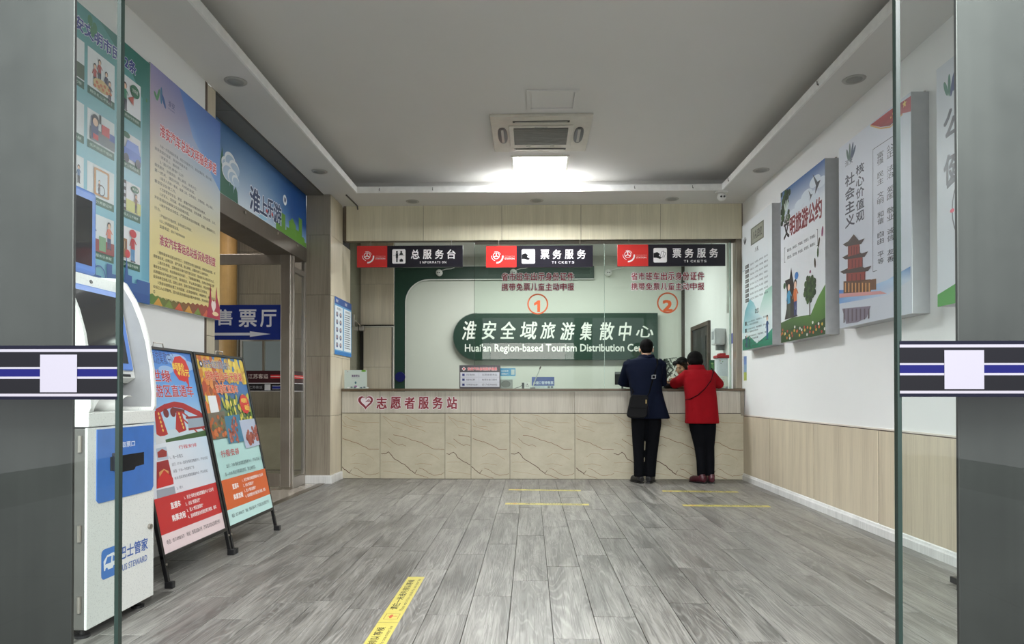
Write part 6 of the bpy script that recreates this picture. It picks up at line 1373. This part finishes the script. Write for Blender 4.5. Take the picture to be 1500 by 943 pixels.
# ---------------- woman in the red coat
wo = root('person', 'person in a red coat and black trousers bending over the counter, seen from behind', 'person', (2.0, 8.10, 0), 'people at the ticket window')
HW = frame_to((1.975, 8.275, 1.425), (-.12, 1, -.42))
b_ = placed(head_geo, HW)
b_.loft([(2.0, 8.09, .74, .145, .10), (2.0, 8.10, .90, .15, .10), (2.0, 8.12, 1.08, .145, .10), (2.0, 8.16, 1.22, .155, .10), (1.99, 8.19, 1.30, .12, .08), (1.985, 8.21, 1.34, .065, .06)])
b_.tube([(1.945, 8.09, .80), (1.965, 8.085, .62), (1.99, 8.09, .40), (2.0, 8.07, .24), (2.005, 8.06, .07)], [.08, .070, .050, .045, .034], 16)
b_.tube([(2.075, 8.09, .80), (2.085, 8.085, .62), (2.10, 8.09, .40), (2.105, 8.075, .24), (2.105, 8.07, .07)], [.08, .070, .050, .045, .034], 16)
LE, RE = (1.735, 8.28, 1.165), (2.262, 8.26, 1.165); LW, RW = (1.80, 8.40, 1.166), (2.12, 8.40, 1.166)
LS, RS = (1.865, 8.155, 1.265), (2.13, 8.155, 1.265)
for sh, el, wr in ((LS, LE, LW), (RS, RE, RW)): b_.tube([sh, tuple((sh[i]+el[i])/2 for i in range(3)), el, tuple((wr[i]+el[i])/2 for i in range(3)), wr], [.048, .044, .040, .034, .025], 14)
HLw = placed(lambda m: hand_geo(m, -1), frame_to((1.80, 8.405, 1.145), (.7, .38, 0))); HRw = placed(lambda m: hand_geo(m, 1), frame_to((2.12, 8.405, 1.145), (-.7, .38, 0)))
join(b_, HLw, HRw).build('body', SKIN, wo, voxel=.0055, smoothit=2)
placed(lambda m: (m.ball((0, -.024, .036), (.092, .100, .094), 24, 16), m.ball((0, -.056, -.012), (.086, .062, .070), 20, 12), m.ball((0, .045, .082), (.066, .05, .040), 16, 10), m.ball((.074, .0, -.004), (.016, .030, .045)), m.ball((-.074, -.01, .006), (.014, .030, .045))), HW).build('hair', HAIR, wo, voxel=.006, smoothit=2)
cw = MB().loft([(2.012, 8.07, .698, .196, .140), (2.012, 8.072, .75, .192, .138), (2.01, 8.08, .88, .186, .134), (2.005, 8.09, 1.0, .182, .130), (2.0, 8.12, 1.12, .182, .130), (1.995, 8.15, 1.215, .188, .125), (1.99, 8.17, 1.275, .168, .112), (1.985, 8.19, 1.315, .125, .098), (1.985, 8.20, 1.335, .098, .088)], 36, 2.5)
for sh, el, wr in ((LS, LE, LW), (RS, RE, RW)):
    cw.tube([(sh[0]*.8+1.995*.2, sh[1], sh[2]-.01), sh, tuple((sh[i]+el[i])/2+(-.012 if i == 2 else 0) for i in range(3)), (el[0], el[1], el[2]+.002), tuple((wr[i]+el[i])/2 for i in range(3)), wr], [.070, .074, .072, .064, .056, .048], 18)
rc = cw.build('coat', REDW, wo, voxel=.008, smoothit=4, label='red wool coat')
cc_ = MB().loft([(1.985, 8.20, 1.315, .112, .104), (1.982, 8.215, 1.355, .100, .094), (1.980, 8.225, 1.388, .094, .088), (1.980, 8.225, 1.392, .082, .076), (1.984, 8.21, 1.35, .085, .078)], 26, cap=False)
sd_o = cc_.build('collar', REDW, rc, smooth=True); sd = sd_o.modifiers.new('t', 'SOLIDIFY'); sd.thickness = .012; ss = sd_o.modifiers.new('s', 'SUBSURF'); ss.levels = ss.render_levels = 1
for x in (1.90,): MB().obox((x, 7.957+abs(x-2.01)*.12, .862), X_, Y_, Z_, .032, .004, .012).build('pocket_flap', REDW, rc, bevel=.003)
tw = MB().tube([(1.95, 8.09, .80), (1.965, 8.085, .62), (1.992, 8.09, .42), (2.0, 8.07, .26), (2.003, 8.062, .085)], [.104, .088, .064, .054, .050], 20).tube([(2.078, 8.09, .80), (2.09, 8.085, .62), (2.098, 8.09, .42), (2.104, 8.075, .26), (2.106, 8.07, .085)], [.104, .088, .062, .054, .048], 20)
tw.build('trousers', BLKT, wo, voxel=.007, smoothit=3)
SH2 = mat('maroon_leather', (70, 24, 34), .35)
shoe('shoe', wo, (2.03, 8.01, 0), (1.90, 8.20, 0), SH2); shoe('shoe', wo, (2.115, 8.01, 0), (2.118, 8.25, 0), SH2)
st2 = [(2.135, 8.10, 1.345), (2.138, 8.035, 1.30), (2.10, 7.995, 1.20), (2.03, 7.975, 1.11), (1.94, 7.966, 1.03), (1.86, 7.985, .985), (1.822, 8.06, .975)]
MB().tube(st2, [(.009, .004)]*len(st2), 8).build('bag_strap', mat('dark_red_strap', (34, 8, 12), .7, spec=.1), wo, label='narrow dark strap across the back')

# ---------------- clerk behind the glass
cl_ = root('person', 'seated clerk with dark tied hair looking down behind the ticket glass', 'person', (1.98, 9.08, 0), 'people at the ticket window')
HC = frame_to((1.975, 8.975, 1.392), (-.66, -.72, -.36))
b_ = placed(head_geo, HC)
b_.loft([(1.98, 9.12, .62, .16, .12), (1.98, 9.12, .80, .14, .11), (1.985, 9.10, .98, .145, .10), (1.985, 9.07, 1.12, .165, .09), (1.985, 9.05, 1.19, .12, .07), (1.985, 9.035, 1.23, .06, .055)])
for sx in (-1, 1):
    b_.tube([(1.98+sx*.09, 9.10, .64), (1.98+sx*.10, 8.93, .63), (1.98+sx*.10, 8.72, .60), (1.98+sx*.10, 8.70, .34), (1.98+sx*.10, 8.72, .08)], [.085, .078, .058, .050, .036], 14); b_.tube([(1.98+sx*.10, 8.74, .035), (1.98+sx*.10, 8.60, .03)], [.035, .025], 12)
CLE, CRE = (1.77, 8.93, 1.165), (2.20, 8.93, 1.165); CLW, CRW = (1.81, 8.80, 1.172), (2.06, 8.76, 1.152)
for sx, el, wr in ((-1, CLE, CLW), (1, CRE, CRW)): b_.tube([(1.985+sx*.15, 9.06, 1.14), ((1.985+sx*.15+el[0])/2, 9.0, 1.15), el, tuple((wr[i]+el[i])/2 for i in range(3)), wr], [.046, .042, .038, .033, .024], 14)
h1 = placed(lambda m: hand_geo(m, -1), frame_to((1.81, 8.80, 1.175), (-.1, -.7, .45))); h2 = placed(lambda m: hand_geo(m, 1), frame_to((2.06, 8.76, 1.142), (-.45, -.6, 0)))
ob = join(b_, h1, h2).build('body', SKIN, cl_, voxel=.005, smoothit=1)
placed(lambda m: (m.ball((0, -.022, .040), (.086, .098, .090), 24, 16), m.ball((0, -.055, -.010), (.080, .062, .070), 20, 12), m.ball((0, -.115, -.02), (.045, .042, .045), 16, 10), m.ball((.055, .050, .072), (.032, .042, .032)), m.ball((-.055, .050, .072), (.032, .042, .032)), m.ball((.076, .018, .0), (.014, .030, .055)), m.ball((-.076, .018, .0), (.014, .030, .055)), m.ball((0, .055, .092), (.05, .035, .022))), HC).build('hair', HAIR, cl_, voxel=.006, smoothit=2, label='black hair tied back')
ft = placed(lambda m: (m.ball((.031, .087, .012), (.015, .006, .0035)), m.ball((-.031, .087, .012), (.015, .006, .0035)), m.ball((.031, .092, .034), (.018, .005, .003)), m.ball((-.031, .092, .034), (.018, .005, .003))), HC).build('eyes_and_brows', mat('dark_brown_eye', (34, 24, 22), .4), cl_, smooth=True)
placed(lambda m: (m.ball((0, .094, -.050), (.021, .005, .004)), m.ball((0, .092, -.058), (.017, .005, .004))), HC).build('lips', mat('lip_red', (176, 84, 80), .4), cl_, smooth=True)
jm = MB().loft([(1.98, 9.12, .60, .18, .135), (1.98, 9.12, .80, .165, .13), (1.985, 9.10, .98, .168, .12), (1.985, 9.07, 1.11, .188, .11), (1.985, 9.052, 1.18, .15, .092), (1.985, 9.04, 1.225, .085, .075)], 30, 2.3)
for sx, el, wr in ((-1, CLE, CLW), (1, CRE, CRW)): jm.tube([(1.985+sx*.12, 9.06, 1.13), ((1.985+sx*.15+el[0])/2, 9.0, 1.15), el, tuple((wr[i]+el[i])/2 for i in range(3)), wr], [.064, .058, .050, .046, .036], 16)
jm.build('jacket', mat('dark_uniform', spec=.1, rough=.8, build=b_cloth((24, 26, 32), (38, 40, 48))), cl_, voxel=.008, smoothit=3)
tc_ = MB()
for sx in (-1, 1): tc_.tube([(1.98+sx*.09, 9.12, .65), (1.98+sx*.10, 8.93, .64), (1.98+sx*.10, 8.715, .61), (1.98+sx*.10, 8.70, .36), (1.98+sx*.10, 8.72, .10)], [.105, .092, .070, .062, .052], 16)
tc_.build('trousers', BLKT, cl_, voxel=.008, smoothit=2)
for sx in (-1, 1): shoe('shoe', cl_, (1.98+sx*.10, 8.79, 0), (1.98+sx*.10, 8.56, 0), BLACKP)
sl_ = root('white_slip', 'narrow white card held up by the clerk between the two customers', 'card', (1.85, 8.70, 1.2))
MB().obox((1.812, 8.70, 1.305), Vector((.36, 0, .93)).normalized(), Vector((.93, -.05, -.36)).normalized(), Vector((.36, 0, .93)).normalized().cross(Vector((.93, -.05, -.36)).normalized()), .10, .009, .0025).build('card', mat('white_card', (226, 228, 222), .4), sl_, bevel=.001)
so_ = root('clerk_stool', 'plain round stool under the seated clerk behind the counter', 'stool', (1.98, 9.12, 0))
MB().cyl((1.98, 9.12, .505), (1.98, 9.12, .55), .17, 28).build('seat', BLACKP, so_, bevel=.01)
for i in range(4): a = math.pi/4+i*math.pi/2; MB().tube([(1.98+.12*math.cos(a), 9.12+.12*math.sin(a), .505), (1.98+.17*math.cos(a), 9.12+.17*math.sin(a), 0)], .012, 8).build('leg', STEELD, so_)
